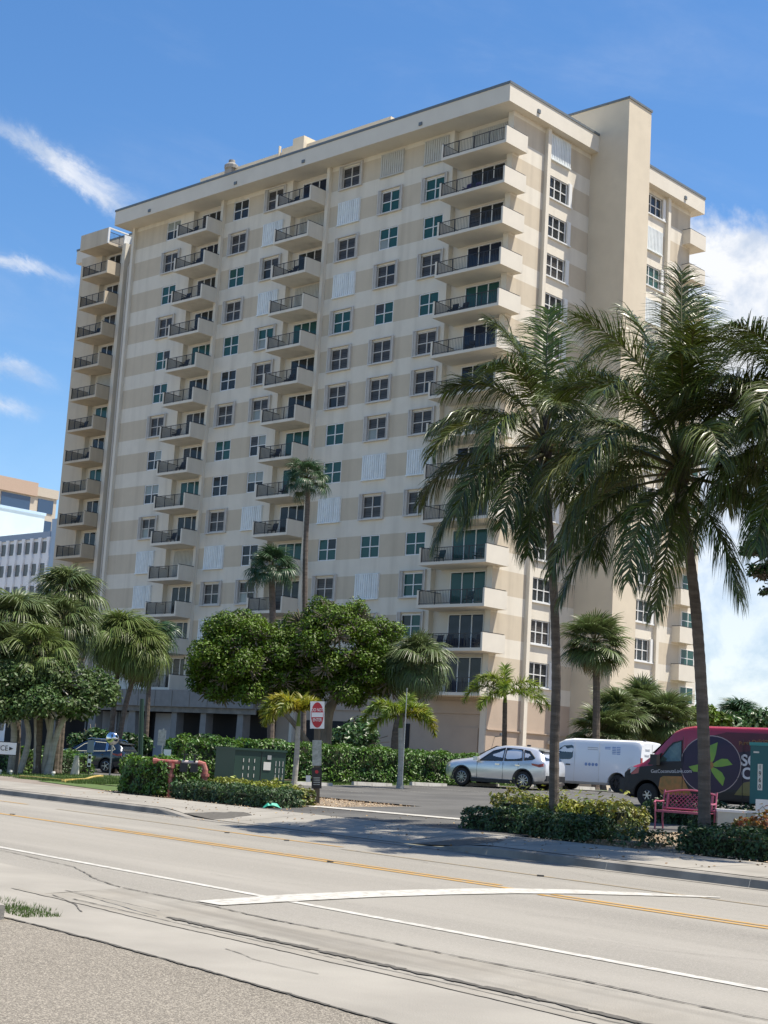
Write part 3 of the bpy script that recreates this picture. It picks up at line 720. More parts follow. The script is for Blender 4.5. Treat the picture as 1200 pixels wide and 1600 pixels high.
mb.quad(tp(52.35, 22, -1), tp(52.35, WTT, -1), tp(52.35, WTT, 45.4), tp(52.35, 22, 45.4), 0)
mb.quad(tp(49.3, WTT, -1), tp(45.75, WTT, -1), tp(45.75, WTT, zo(13)), tp(49.3, WTT, zo(13)), 0)
mb.build('wing_wall', [MAT['beige_stucco'], MAT['cream_stucco']], tower)
mb = TB(); mb.b(42, 52.3, 4.8, 21.9, -1, 45.3); mb.build('inner_core', MAT['dark_void'], tower)
mb = TB(); mb.b(45.3, 45.75, WTT - .45, WTT + .1, -1, 45.4); mb.build('pilaster', MAT['cream_stucco'], tower)
mb = TB(); P = [(44.5, 45.2), (44.5, 44.0), (45.05, 43.2), (45.05, 0.5)]
mb.tube([tp(s, WTT - .12, z) for s, z in P], .08, 8); mb.tube([tp(43.2, WTT - .12, 45.3), tp(44.5, WTT - .12, 45.3)], .07, 8); mb.build('drain_pipe', MAT['surround_grey'], tower)
def wing_balcony():
    a, b, f = 45.85, 49.6, 2.2; mt = MAT['beige_stucco']
    mb = TB(); mb.b(a, b, f, WTT + .47, 0, .2); o = mb.build('balcony', mt, tower, (0, 0, zo(0)))
    mb = TB(); mb.b(a, a + .14, f, WTT, .2, 1.17); mb.build('side_panel', mt, o)
    mb = TB(); mb.b(b - .14, b, f, WTT, .2, 1.17); mb.build('side_panel', mt, o)
    link('railing', rail_mesh(3.47, 4), o, (-(a + b) / 2, f + .07, .2))
    mb = TB(); mb.b(a + .04, a + .09, f + .02, WTT, 1.2, 1.24); mb.build('handrail', MAT['rail_metal'], o); mb = TB(); mb.b(b - .09, b - .04, f + .02, WTT, 1.2, 1.24); mb.build('handrail', MAT['rail_metal'], o)
    return o
wbal = wing_balcony()
for k in range(1, 14): dup(wbal, dz=-H * k)
for k, c in enumerate('DDDDCTDTDDCDDD'): door(47.47, 2.55, k, c, WTT + .45)
# terrace over the wing: solid front, open side rail
mb = TB(); mb.b(46.2, 50.2, 2.2, WTT + .6, 45.15, 45.35); mb.b(46.2, 50.2, 2.2, 2.36, 45.351, 46.62)
te = mb.build('terrace', MAT['beige_stucco'], tower)
mb = TB(); mb.b(46.14, 46.28, 2.3, WTT + .4, 46.55, 46.66); mb.b(46.12, 46.2, 2.18, 2.36, 45.2, 46.62); mb.build('terrace_trim', MAT['window_white'], te)
o = link('railing', rail_mesh(2.2, 2), te, (-46.25, 3.5, 45.35), R(90))
mb = TB(); mb.b(45.75, 45.9, 3.7, WTT + .5, 44.9, 46.3); mb.build('terrace_post', MAT['window_white'], te)

# ground floor: podium canopy, columns, lobby, garage wall
mb = TB(); mb.b(19.6, 53.5, -.9, TA - .02, 4.75, 5.98); cn = mb.build('canopy', MAT['grey_concrete'], tower)
mb = TB()
for i in range(17): s = 20.5 + i * 2.0; mb.b(s, s + .04, -.93, -.9, 4.78, 5.95)
mb.build('canopy_joint', MAT['kerb_grey'], cn)
mb = TB(); mb.b(19.6, 53.5, -.7, -.55, 4.35, 4.749); mb.build('canopy_beam', MAT['kerb_grey'], cn)
for s in (21.3, 25.3, 28.6, 33.6, 38.6, 43.6, 48.6):
    mb = TB(); w0, w1 = (.42, .30) if s < 32 else (.75, .38)
    mb.add([tp(s - w0, -.5, -.2), tp(s + w0, -.5, -.2), tp(s + w0, .2, -.2), tp(s - w0, .2, -.2), tp(s - w1, -.5, 4.35), tp(s + w1, -.5, 4.35), tp(s + w1, .2, 4.35), tp(s - w1, .2, 4.35)],
           [(0, 1, 2, 3), (7, 6, 5, 4), (0, 4, 5, 1), (1, 5, 6, 2), (2, 6, 7, 3), (3, 7, 4, 0)]); mb.build('column', MAT['grey_concrete'], tower)
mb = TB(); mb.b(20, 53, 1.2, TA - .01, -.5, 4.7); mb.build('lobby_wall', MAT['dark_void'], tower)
for a, b in ((30.6, 32.6), (34.3, 36.4), (37.4, 40.4)):
    mb = TB(); mb.b(a, b, 1.0, 1.19, 0, 4.3); mb.build('lobby_panel', MAT['lobby_white'], tower)
for a in (30.0, 33.5, 36.9, 41.2):
    mb = TB(); mb.b(a, a + .18, .9, 1.1, 0, 4.3); mb.build('lobby_post', MAT['roof_metal'], tower)
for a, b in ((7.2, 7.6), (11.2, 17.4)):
    mb = TB(); mb.b(a, b, TA - .05, TA - .01, 0, 4.2); mb.build('opening_shade', MAT['dark_void'], tower)  # flat black sheets on the wall, painting the shade inside the openings
mb = TB(); mb.b(1.4, 5.9, TA - .06, TA - .01, 0, 4.1); mb.build('garage_panel', MAT['ground_tan'], tower)
mb = TB(); mb.b(.72, 14.5, TA - .09, TA - .01, 4.95, 5.75); mb.b(.60, .71, 1.7, 10.5, 4.0, 4.06); mb.build('band_moulding', MAT['ground_tan'], tower)
mb = TB(); mb.b(.0, .70, 8.2, 9.9, 3.4, 3.62); mb.build('door_hood', MAT['cream_stucco'], tower)
mb = TB(); mb.tube([tp(.7, 2.6, 3.6), tp(.2, 2.5, 3.65), tp(.0, 2.4, 3.75)], .03, 6); mb.lathe([(0, .1), (.09, .08), (.13, -.06), (0, -.08)], 10, tp(-.05, 2.3, 3.75)); mb.build('wall_lamp', MAT['roof_metal'], tower)

# furniture standing on balconies
def chair(loc, m, label, sc=1.):
    o = empty('balcony_chair', loc, -TH); tag(o, label, 'chair', 'chairs on the balconies')
    mb = MB(); mb.box(-.25, .25, -.22, .22, .36, .41); mb.build('seat', m, o)
    mb = MB(); mb.add([(-.25, .2, .4), (.25, .2, .4), (.25, .36, .95), (-.25, .36, .95), (-.25, .24, .4), (.25, .24, .4), (.25, .40, .95), (-.25, .40, .95)], [(0, 1, 2, 3), (7, 6, 5, 4), (0, 4, 5, 1), (2, 6, 7, 3), (1, 5, 6, 2), (3, 7, 4, 0)]); mb.build('backrest', m, o)
    for x in (-.22, .22):
        for y in (-.19, .19):
            mb = MB(); mb.box(x - .02, x + .02, y - .02, y + .02, 0, .36); mb.build('leg', m, o)
        mb = MB(); mb.box(x - .02, x + .02, -.2, .28, .56, .59); mb.build('armrest', m, o)
def tw(s, t, z): return Vector(tower.location) + Matrix.Rotation(-TH, 3, 'Z') @ Vector((-s, t, z))
D('chair_purple', (.06, .04, .11), .6); D('chair_blue', (.03, .10, .25), .6); D('chair_black', (.02, .02, .025), .6); D('chair_green', (.02, .05, .045), .6)
for s, k, m, lb, t in ((3.9, 1, 'chair_purple', 'purple chair at the middle of the second balcony from the top of the corner stack', .8), (3.2, 1, 'chair_purple', 'dark purple chair right of its twin on the second corner balcony', .9), (2.0, 1, 'chair_black', 'black chair by the doors of the second corner balcony from the top', .9),
                    (4.6, 4, 'chair_black', 'black chair at the left end of the fifth corner balcony', .8), (3.8, 4, 'chair_black', 'dark low chair on the fifth corner balcony from the top', .9), (3.0, 5, 'chair_black', 'dark chair on the sixth corner balcony behind palm tips', .8),
                    (4.6, 10, 'chair_green', 'dark chair on the corner balcony with green doors, left end', .8), (1.5, 10, 'chair_green', 'green-black chair by the green doors of the corner balcony', .9), (2.0, 11, 'chair_green', 'tall dark chair before the green doors two balconies above the lowest', .8),
                    (4.4, 12, 'chair_black', 'black chair at left of the second lowest corner balcony', .8), (3.6, 12, 'chair_black', 'black chair beside its twin on the second lowest corner balcony', .8), (1.2, 12, 'chair_black', 'black chair at the right end of the second lowest corner balcony', .9),
                    (32.6, 0, 'chair_black', 'black chair on the top balcony of the left front stack', .7), (32.0, 1, 'chair_black', 'black chair on the second balcony of the left front stack', .7), (20.5, 2, 'chair_black', 'black chair on the third balcony of the middle stack', .7)):
    chair(tw(s, t, zo(k) + .2), MAT[m], lb)
ORD = ['top', 'second', 'third', 'fourth', 'fifth', 'sixth', 'seventh', 'eighth', 'ninth', 'tenth', 'eleventh', 'twelfth']
for s, k, t, stk in ((32.9, 2, .7, 'left front'), (31.6, 3, .8, 'left front'), (32.4, 4, .7, 'left front'), (32.8, 6, .8, 'left front'), (31.8, 7, .7, 'left front'), (32.3, 9, .8, 'left front'),
                     (20.9, 0, .7, 'middle'), (20.2, 5, .8, 'middle'), (21.0, 7, .7, 'middle'), (19.9, 8, .7, 'middle'), (20.8, 9, .8, 'middle')):
    chair(tw(s, t, zo(k) + .2), MAT['chair_black'], 'dark chair behind the railing of the %s balcony from the top, %s stack' % (ORD[k], stk))
for s, k in ((47.9, 2), (48.4, 5), (47.6, 6), (48.2, 8)):
    chair(tw(s, 3.0, zo(k) + .2), MAT['chair_black'], 'dark chair on the %s balcony from the top of the left wing' % ORD[k])
chair(tw(47.2, 3.1, zo(10) + .2), MAT['chair_blue'], 'bright blue chair on a low balcony of the left wing')

# ------------------------------------------------------------------ buildings far left
def far_building(name, label, corner, w, d, h, wallm, z0=0):
    o = empty(name, (corner.x, corner.y, 0), -TH); tag(o, label, 'building')
    mb = MB(); mb.box(-w, 0, 0, d, z0, h); mb.build('wall', MAT[wallm], o); return o
c = at(72, 900, 190)
top = at(66, 836, 190).z
BV = Vector((math.sin(TH), math.cos(TH), 0)); AV = Vector((-math.cos(TH), math.sin(TH), 0))
o = far_building('office_building', 'pale blue and white office building with wavy white columns, left edge', c, 60, 40, top, 'far_white')
for r in range(9):
    for i in range(14):
        x = -.85 - i * 1.82; z = top - .7 - r * 2.83
        mb = MB(); mb.box(x - .60, x + .60, -.05, .1, z - 1.5, z); mb.build('window', MAT['far_window_grey'], o)
for i in range(15):
    x = .06 - i * 1.82; mb = MB(); n = 30
    V = []
    for j in range(n + 1):
        z = top - .2 - j * (25. / n); ww = .27 + .11 * math.cos((top - .7 - z - .75) / 2.83 * 2 * math.pi + math.pi)
        V += [(x - ww, -.28, z), (x + ww, -.28, z), (x + ww, -.02, z), (x - ww, -.02, z)]
    F = []
    for j in range(n):
        a = j * 4; F += [(a, a + 1, a + 5, a + 4), (a + 1, a + 2, a + 6, a + 5), (a + 3, a, a + 4, a + 7)]
    mb.add(V, F); mb.build('wavy_column', MAT['far_white'], o)
mb = MB(); mb.box(-60.1, .3, -.2, 1, top - .3, top + .5); mb.build('parapet', MAT['far_slate'], o)
mb = MB(); mb.box(.31, 3.0, -.1, 40, 0, top + 2.1); mb.build('side_wing', MAT['far_blue'], o)
fc = at(70, 806, 228); lf_ = fc - Vector((c.x, c.y, 0)); fx = -(lf_.dot(AV)); fy = lf_.dot(BV)
mb = MB(); mb.box(fx - 30, fx, fy - 26, fy, top - 2, fc.z); mb.build('roof_block', MAT['far_pale'], o)
mb = MB(); mb.box(fx - 30.1, fx + .15, fy - 26, fy + .15, fc.z, fc.z + .4); mb.build('roof_edge', MAT['far_blue'], o)
c2 = at(90, 768, 300); top2 = c2.z; c2 = c2 - BV * 46
o = far_building('apartment_building', 'peach topped apartment block with blue windows seen behind the pale office building', c2, 40, 46, top2 - .5, 'far_cream')
mb = MB(); mb.box(-40, .5, -.4, 41, top2 - 1.9, top2 + .8); mb.build('parapet', MAT['far_peach'], o)
mb = MB(); mb.box(-38, .3, 41.01, 46.2, top2 - 1.7, top2 + .1); mb.build('parapet', MAT['far_cream'], o)
for y0, y1, z0, z1 in ((41.6, 45.2, -4.9, -2.2), (41.6, 45.2, -8.9, -6.4), (33, 39.7, -5.2, -2.2), (22, 30, -5.2, -2.2), (33, 39.7, -8.9, -6.4), (10, 19, -5.2, -2.2)):
    mb = MB(); mb.box(-.3, .12, y0, y1, top2 + z0, top2 + z1); mb.build('window', MAT['far_window'], o)
mb = MB(); mb.box(0, 1.6, 30, 41, top2 - 6.2, top2 - 5.6); mb.build('balcony', MAT['far_cream'], o)

# ------------------------------------------------------------------ vegetation
def norm(a): return a / np.maximum(np.linalg.norm(a, axis=-1, keepdims=True), 1e-9)
def leaves(name, P, Nn, size, m, rs, asp=.5, up=.35, parent=None, jit=.9, mi=None):
    """folded leaves (two triangles each side of the midrib) at points P facing roughly Nn"""
    n = len(P); N = norm(Nn + rs.normal(0, jit, (n, 3)) * .6 + np.array([0, 0, up]))
    a = norm(np.cross(N, rs.normal(0, 1, (n, 3)))); b = np.cross(N, a)
    L = (size * rs.uniform(.6, 1.25, (n, 1))); W = L * asp
    p0 = P - a * L * .5; p2 = P + a * L * .5 - N * L * .12; p1 = P + b * W * .5 + N * W * .14; p3 = P - b * W * .5 + N * W * .14
    V = np.stack([p0, p1, p2, p3], 1).reshape(-1, 3); i = np.arange(n)[:, None] * 4
    F = np.concatenate([i + [0, 1, 2], i + [0, 2, 3]], 1).reshape(-1, 3)
    me = np_mesh(name, V, F, [MAT[x] for x in m] if isinstance(m, (list, tuple)) else MAT[m], None if mi is None else np.repeat(mi, 2))
    return link(name, me, parent)
def hedge(name, label, cat, s0, s1, w0, w1, h, m, n, size, seed, lump=.08, group=None, inner='inner', z0=None, top_ragged=0., stuff=False, asp=.5):
    """clipped hedge in road coordinates: leaves over a rounded box, dark twiggy core"""
    rs = np.random.RandomState(seed); cs, cw = (s0 + s1) / 2, (w0 + w1) / 2; zb = zf(cs, cw) if z0 is None else z0
    o = empty(name, sw(cs, cw, zb), math.atan2(RR.y, RR.x)); tag(o, label, cat, group)
    L, W = abs(s1 - s0) / 2, abs(w1 - w0) / 2
    A = np.array([4 * L * W, 2 * L * h, 2 * L * h, 2 * W * h, 2 * W * h]); f = rs.choice(5, n, p=A / A.sum())
    u, v = rs.uniform(-1, 1, n), rs.uniform(-1, 1, n)
    P = np.zeros((n, 3)); N = np.zeros((n, 3))
    k = f == 0; P[k] = np.stack([u[k] * L, v[k] * W, np.full(k.sum(), h)], 1); N[k] = (0, 0, 1)
    for q, (ax, sg) in ((1, (1, 1)), (2, (1, -1)), (3, (0, 1)), (4, (0, -1))):
        k = f == q; zz = (v[k] + 1) / 2 * h
        P[k] = np.stack([u[k] * L, np.full(k.sum(), sg * W), zz], 1) if ax == 1 else np.stack([np.full(k.sum(), sg * L), u[k] * W, zz], 1)
        N[k] = (0, sg, 0) if ax == 1 else (sg, 0, 0)
    ph = rs.uniform(0, 6, 6)
    def bumps(P): return (np.sin(P[:, 0] * 3.1 + ph[0]) * np.sin(P[:, 1] * 3.7 + ph[1]) + np.sin(P[:, 0] * 7.3 + P[:, 2] * 5 + ph[2]) * .7 + np.sin(P[:, 2] * 8 + P[:, 1] * 6 + ph[3]) * .6) * lump
    c = np.array([0, 0, h * .5]); D_ = P - c; r = .16                     # round the edges
    P = P - N * 0; q = np.abs(D_) / np.array([L, W, h / 2]); sec = np.sort(q, 1)[:, 1:2]
    P = P - norm(D_) * np.clip((sec - .8) / .2, 0, 1) ** 2 * r * min(1, h)
    P += N * bumps(P)[:, None] + rs.normal(0, .03, (n, 3))
    if top_ragged: kk = rs.rand(n) < .12; P[kk & (f == 0), 2] += rs.rand((kk & (f == 0)).sum()) * top_ragged
    ang = o.rotation_euler.z; P[:, 2] = np.maximum(P[:, 2], .02)
    lo = leaves('foliage', P, N, size, m, rs, asp, .45, o)
    mb = MB(); e = .13; mb.box(-L + e, L - e, -W + e, W - e, -.05, h - e - .02); mb.build('twigs', MAT[inner], o)
    return o
def frond_mesh(name, length, e0, droop, nl, lw, ll, seed, mats, plume=0., base=.22, side=0., hang=.55, segs=3, curl=0.):
    """one pinnate frond growing from the origin along +x; e0 start elevation, droop total bend"""
    rs = np.random.RandomState(seed); n = 26
    t = np.linspace(0, 1, n); el = e0 - droop * t ** 1.35; az = side * t ** 1.5
    d = np.stack([np.cos(el) * np.cos(az), np.cos(el) * np.sin(az), np.sin(el)], 1); st = length / (n - 1)
    P = np.concatenate([[np.zeros(3)], np.cumsum(d[:-1] * st, 0)])
    mb = MB(); mb.tube(P[::2], [.035 * (1 - x * .85) * (1 + .8 * max(0, .12 - x) / .12) * length / 4 + .004 for x in t[::2]], 5)
    nr = len(mb.f)
    T = np.repeat(np.linspace(base, 1, nl), 2); sg = np.tile([1., -1.], nl)
    T = np.clip(T + rs.normal(0, .004, len(T)), base, 1)
    idx = T * (n - 1); i0 = np.minimum(idx.astype(int), n - 2); fr = (idx - i0)[:, None]
    p = P[i0] * (1 - fr) + P[i0 + 1] * fr; D_ = norm(d[i0] * (1 - fr) + d[i0 + 1] * fr)
    s_ = norm(np.cross(np.array([0, 0, 1.]), D_)); u_ = np.cross(D_, s_)
    if curl: s_, u_ = s_ * math.cos(curl) + u_ * math.sin(curl), u_ * math.cos(curl) - s_ * math.sin(curl)
    tt = (T - base) / (1 - base); Ln = ll * (np.sin(np.pi * (.12 + .80 * tt)) ** .7) * rs.uniform(.85, 1.1, len(T))
    fw = .45 + .75 * tt; v = s_ * sg[:, None] + D_ * (fw * rs.uniform(.7, 1.35, len(T)))[:, None] + u_ * (.25 + rs.normal(0, .20 + plume, len(T)))[:, None]
    if plume: v += u_ * rs.normal(0, plume, len(T))[:, None]
    v = norm(v); V = []; q = p.copy(); g = np.array([0, 0, -1.])
    wd = norm(np.cross(v, u_) + rs.normal(0, .45, v.shape)); ws = [1., .95, .6, .0][:segs] + [0.] if segs == 3 else [1., .7, 0.]
    for k in range(segs + 1):
        w = lw * (1., .95, .62, .04)[k] if segs == 3 else lw * (1., .8, .05)[k]
        V.append(q + wd * w / 2); V.append(q - wd * w / 2)
        if k < segs: v = norm(v + g * (hang * (.35 + .65 * k) + rs.uniform(-.08, .12, len(T))[:, None])); q = q + v * (Ln / segs)[:, None]
    V = np.stack(V, 1).reshape(-1, 3); c = (segs + 1) * 2; i = np.arange(len(T))[:, None] * c
    F = np.concatenate([i + [2 * k, 2 * k + 1, 2 * k + 3, 2 * k + 2] for k in range(segs)], 1).reshape(-1, 4)
    nv = len(mb.v); VV = np.concatenate([np.array(mb.v), V]); quads = [f for f in mb.f if len(f) == 4]
    FF = np.concatenate([np.array(quads), F + nv]); mi = np.concatenate([np.zeros(len(quads), int), np.ones(len(F), int)])
    return np_mesh(name, VV, FF, [MAT[m] for m in mats], mi)
def trunk_curve(pts, n):
    pts = [Vector(p) for p in pts]; out = []
    m = len(pts) - 1
    for i in range(n + 1):
        x = i / n * m; k = min(int(x), m - 1); f = x - k
        p0 = pts[max(k - 1, 0)]; p1 = pts[k]; p2 = pts[k + 1]; p3 = pts[min(k + 2, m)]
        out.append(.5 * ((2 * p1) + (p2 - p0) * f + (2 * p0 - 5 * p1 + 4 * p2 - p3) * f * f + (3 * p1 - p0 - 3 * p2 + p3) * f ** 3))
    return out
def trunk(par, pts, r0, r1, m, ring=.11, seg=12, flare=.5, rough=.05):
    ln = sum((Vector(b) - Vector(a)).length for a, b in zip(pts, pts[1:])); n = max(8, int(ln / ring))
    P = trunk_curve(pts, n); rs = random.Random(int(ln * 100)); rad = []; rough = rough * .5
    for i in range(n + 1):
        t = i / n; r = r0 + (r1 - r0) * t + flare * r0 * max(0, 1 - i * ring / .5) ** 2
        rad.append(r * (1 + rough * (1 if i % 2 else -1)) * rs.uniform(.985, 1.015))
    mb = MB(); mb.tube(P, rad, seg); return mb.build('trunk', MAT[m], par, smooth=False)
def place_frond(par, me, loc, az, roll=0, name='frond'):
    o = link(name, me, par, loc, az); o.rotation_euler = (roll, 0, az); return o
def coconut(label, px_pts, Y, r0, r1, fronds, seed, length=3.9, nuts=True, group='coconut palms by the pavement'):
    pts = [at(x, y, Y + dy) for x, y, dy in px_pts]; b = pts[0].copy(); b.z = gz(b.x, b.y) - .05; pts[0] = b
    o = empty('coconut_palm', b); tag(o, label, 'palm tree', group)
    L = [p - b for p in pts]; trunk(o, L, r0, r1, 'palm_trunk')
    c = L[-1]; up = (L[-1] - L[-2]).normalized()
    mb = MB(); mb.lathe([(r1 * .9, -.3), (r1 * 1.9, 0.0), (r1 * 2.2, .22), (r1 * 1.2, .5), (r1 * .5, .95)], 12, c); mb.build('crown_shaft', MAT['boot'], o)
    rs = random.Random(seed)
    extra = [(rs.uniform(0, 360), rs.uniform(-25, 75), rs.uniform(55, 100), rs.uniform(.75, 1.0), 'frond') for k in range(3)]
    for i, (az, e0, dr, ln, m) in enumerate(fronds + extra):
        me = frond_mesh('frond', length * ln, R(e0), R(dr), 150, .025, 1.02 * (.8 + .2 * ln), seed * 50 + i, ('rachis', m), side=rs.uniform(-.35, .35), hang=.30 + .0055 * max(0, 60 - e0), curl=rs.uniform(-.35, .35))
        place_frond(o, me, c + Vector((0, 0, .12 + e0 * .006)) + Vector((math.cos(R(az)), math.sin(R(az)), 0)) * .1, R(az))
    for k in range(5):
        a = k * 1.3 + seed; me_ = MB(); pp = [c + Vector((math.cos(a) * r, math.sin(a) * r, z)) for r, z in ((.1, .2), (.35, .25), (.55, .02), (.6, -.35))]
        me_.tube(pp, [.02, .016, .012, .006], 5); me_.build('flower_stalk', MAT['rachis_brown'], o)
    return o
# az measured from +x (right in the photo) anticlockwise: 90 away, 180 left, 270 towards the viewer
F_, G_, S_ = 'frond', 'frond_gold', 'frond_fresh'
fr1 = [(175, 38, 92, .84, F_), (200, 25, 95, .92, G_), (235, 28, 110, .9, F_), (168, 5, 75, .95, F_), (215, -8, 70, .95, F_), (185, -22, 55, 1.0, F_), (245, -18, 60, .95, F_), (150, 45, 95, .8, F_),
       (160, 62, 95, .85, F_), (110, 76, 50, .98, F_), (230, 66, 95, .8, F_), (60, 60, 90, .8, F_), (300, 62, 100, .8, F_), (95, 87, 22, .92, S_), (150, 82, 48, .92, F_), (20, 78, 55, .88, F_),
       (285, 15, 100, .9, F_), (320, 0, 80, .95, F_), (350, 20, 90, .9, G_), (10, 40, 95, .85, F_), (30, 10, 85, .9, F_), (255, -32, 45, 1.0, F_), (300, -35, 45, .95, F_), (345, -28, 45, .95, F_), (270, 40, 110, .85, F_), (70, 20, 90, .9, F_), (120, 15, 85, .9, F_)]
coconut('left of the two tall coconut palms, trunk rising from the shrubs by the silver car', [(866, 1298, 0), (866, 1180, 0), (869, 1060, 0), (866, 940, 0), (858, 820, 0), (851, 712, 0)], 33.6, .115, .085, fr1, 3, 3.4)
fr2 = [(178, 42, 95, .9, G_), (195, 22, 98, .98, G_), (160, 30, 90, .95, F_), (215, 5, 85, 1., G_), (190, -12, 70, 1., F_), (235, -20, 60, 1.0, F_), (170, -28, 50, .95, F_), (255, -35, 42, 1.02, G_), (225, 30, 105, .95, F_),
       (150, 66, 90, .9, F_), (185, 76, 60, 1.02, F_), (125, 80, 38, 1.06, F_), (90, 88, 16, 1.14, F_), (60, 84, 28, 1.08, S_), (30, 76, 52, 1.05, F_), (5, 64, 85, .95, F_), (330, 66, 95, .9, F_), (260, 70, 90, .85, F_), (350, 40, 95, .95, G_),
       (15, 25, 90, 1., F_), (340, 10, 80, 1., F_), (310, -10, 70, 1., F_), (0, -6, 70, .9, F_), (285, -30, 50, .95, F_), (270, 35, 110, .9, F_), (45, 30, 90, .9, F_), (110, 35, 90, .9, F_), (80, 10, 80, .9, F_), (300, 40, 100, .9, F_), (140, 5, 80, .9, F_)]
coconut('right of the two tall coconut palms, curved trunk standing in front of the pink bench', [(1101, 1305, 0), (1100, 1180, 0), (1095, 1060, 0), (1087, 950, 0), (1075, 850, 0), (1062, 752, 0)], 30, .13, .098, fr2, 5, 3.6)
fr3 = [(180, 30, 75, 1.0, F_), (168, 52, 95, 1., G_), (200, 45, 95, 1., F_), (190, 8, 75, 1.05, F_), (175, -8, 60, 1.05, F_), (215, -5, 65, 1.0, F_), (185, -25, 45, 1.05, F_), (150, 20, 80, 1., F_), (160, 72, 75, .95, F_), (210, 70, 80, .9, F_), (135, 50, 90, .9, F_),
       (240, 35, 95, .95, F_), (270, 60, 90, .9, F_), (90, 80, 40, .85, S_), (60, 50, 90, .9, F_), (0, 60, 90, .9, F_), (30, 20, 80, .9, F_), (330, 25, 85, .9, F_), (300, 0, 75, .95, F_), (110, 10, 80, .95, F_), (225, -30, 45, 1., F_), (355, -10, 60, .9, F_)]
coconut('coconut palm at the right edge, only its left fronds in view', [(1275, 1330, 0), (1275, 1100, 0), (1270, 900, 0), (1262, 700, 0)], 29, .19, .13, fr3, 8, 3.1)

FAN = {}
def fan_mesh(m, r, seed, dry=False, spread=225, droop=.55, n=34):
    rs = np.random.RandomState(seed); mb = MB(); pl = 1.0
    mb.tube([(0, 0, 0), (pl * .5, 0, .05), (pl, 0, 0)], [.022, .016, .012], 4)
    V = []; F = []
    for i in range(n):
        a = R(spread) * ((i + .5) / n - .5); L = r * (1 - .22 * abs(a) / R(spread) * 2) * rs.uniform(.88, 1.05); d = np.array([math.cos(a), math.sin(a), 0.])
        s = np.array([-math.sin(a), math.cos(a), 0.]); w = R(spread) / n * .58
        dz = droop * rs.uniform(.6, 1.5)
        p = np.array([pl, 0, 0.]); pts = [(0, .012, 0), (.42, L * .42 * w * 1.0, .03), (.75, L * .42 * w * .8, -.05 - .18 * dz), (1., .006, -.14 - .62 * dz)]
        b = len(V)
        for u, hw_, z in pts:
            c = p + d * L * u * (1 - .25 * dz * max(0, u - .5)) + np.array([0, 0, z * L])
            V += [c + s * hw_ + np.array([0, 0, hw_ * .35 * (-1) ** i]), c - s * hw_ - np.array([0, 0, hw_ * .35 * (-1) ** i])]
        F += [(b + 2 * k, b + 2 * k + 1, b + 2 * k + 3, b + 2 * k + 2) for k in range(3)]
    nv = len(mb.v); q = [f for f in mb.f if len(f) == 4]
    return np_mesh('leaf', np.concatenate([np.array(mb.v), np.array(V)]), np.concatenate([np.array(q), np.array(F) + nv]), [MAT['rachis'], MAT[m]], [0] * len(q) + [1] * len(F))
def fan(key):
    if key not in FAN: FAN[key] = [fan_mesh(key[0], key[1], 7 * i + 1, droop=key[2]) for i in range(4)]
    return FAN[key]
def fan_palm(label, base, heads, nleaf=34, r=.85, tr=.16, m='fan_leaf', seed=1, group='fan palms around the building', tm='palm_trunk_dark', droop=.55, dry=6, name='fan_palm', elmin=-55, sx=1.):
    """heads: list of trunk polylines (points relative to base); a leafy head tops each"""
    o = empty(name, base); tag(o, label, 'palm tree', group); rs = random.Random(seed)
    for pts in heads:
        pts = [Vector(p) for p in pts]; trunk(o, pts, tr, tr * .8, tm, ring=.14, seg=8, flare=.3, rough=.06); c = pts[-1]
        ms = fan((m, r, droop))
        nl2 = int(nleaf * (1.25 if droop < .6 else 1.7))
        for i in range(nl2):
            az = i * 2.39996 + seed; f = (i + .5) / nl2; e = R(88 - (88 - elmin) * f ** .85 + rs.uniform(-8, 8))
            l = link('leaf', ms[i % 4], o, c + Vector((0, 0, .1))); l.rotation_euler = (rs.uniform(-.3, .3), -e, az); s = rs.uniform(.72, 1.12) * sx; l.scale = (s * (.85 if e > 1 else 1), s, s)
        for i in range(dry):
            l = link('leaf', fan(('fan_dry', r * .8, .9))[i % 4], o, c + Vector((0, 0, -.15))); l.rotation_euler = (0, R(62 + rs.uniform(-6, 12)), i * 2 * math.pi / dry + rs.uniform(-.3, .3)); l.scale = (.8, .8, .8)
    return o
def up(px, y, Y, b): return at(px, y, Y) - b
b = onground(931, 76); fan_palm('single cabbage palm with round head in front of the stair tower', b, [[(0, 0, 0), up(932, 1080, 76, b), up(929, 1008, 76, b)]], 46, 1.2, .20, seed=2, droop=.22, dry=3, elmin=-58)
for i, (x, y, Y, n, lb) in enumerate(((965, 1108, 79, 26, 'short bushy fan palm just left of its twin behind the white van'), (1003, 1092, 82, 30, 'tallest of the bushy fan palms behind the white van'), (1040, 1112, 80, 30, 'bushy fan palm next to the red van roof'), (940, 1132, 78, 20, 'low fan palm at the foot of the cabbage palm'))):
    b = onground(x, Y); fan_palm(lb, b, [[(0, 0, 0), up(x, (y + 1190) / 2, Y, b), up(x, y + 16, Y, b)]], n + 22, 1.15, .26, seed=4 + i, droop=.22, dry=5, elmin=-60)
b = onground(475, 90); fan_palm('very tall thin palm rising in front of the middle balconies', b, [[(0, 0, 0), up(476, 1000, 90, b), up(477, 870, 90, b), up(481, 770, 90, b), up(479, 752, 90, b)]], 24, .78, .17, 'fan_dark', seed=9, tm='palm_trunk', droop=.8, dry=0, elmin=-35)
b = onground(424, 88); fan_palm('dark palm head showing above the big round tree', b, [[(0, 0, 0), up(426, 1000, 88, b), up(424, 893, 88, b)]], 24, 1.0, .22, 'fan_dark', seed=10, droop=.7, dry=0, elmin=-30)
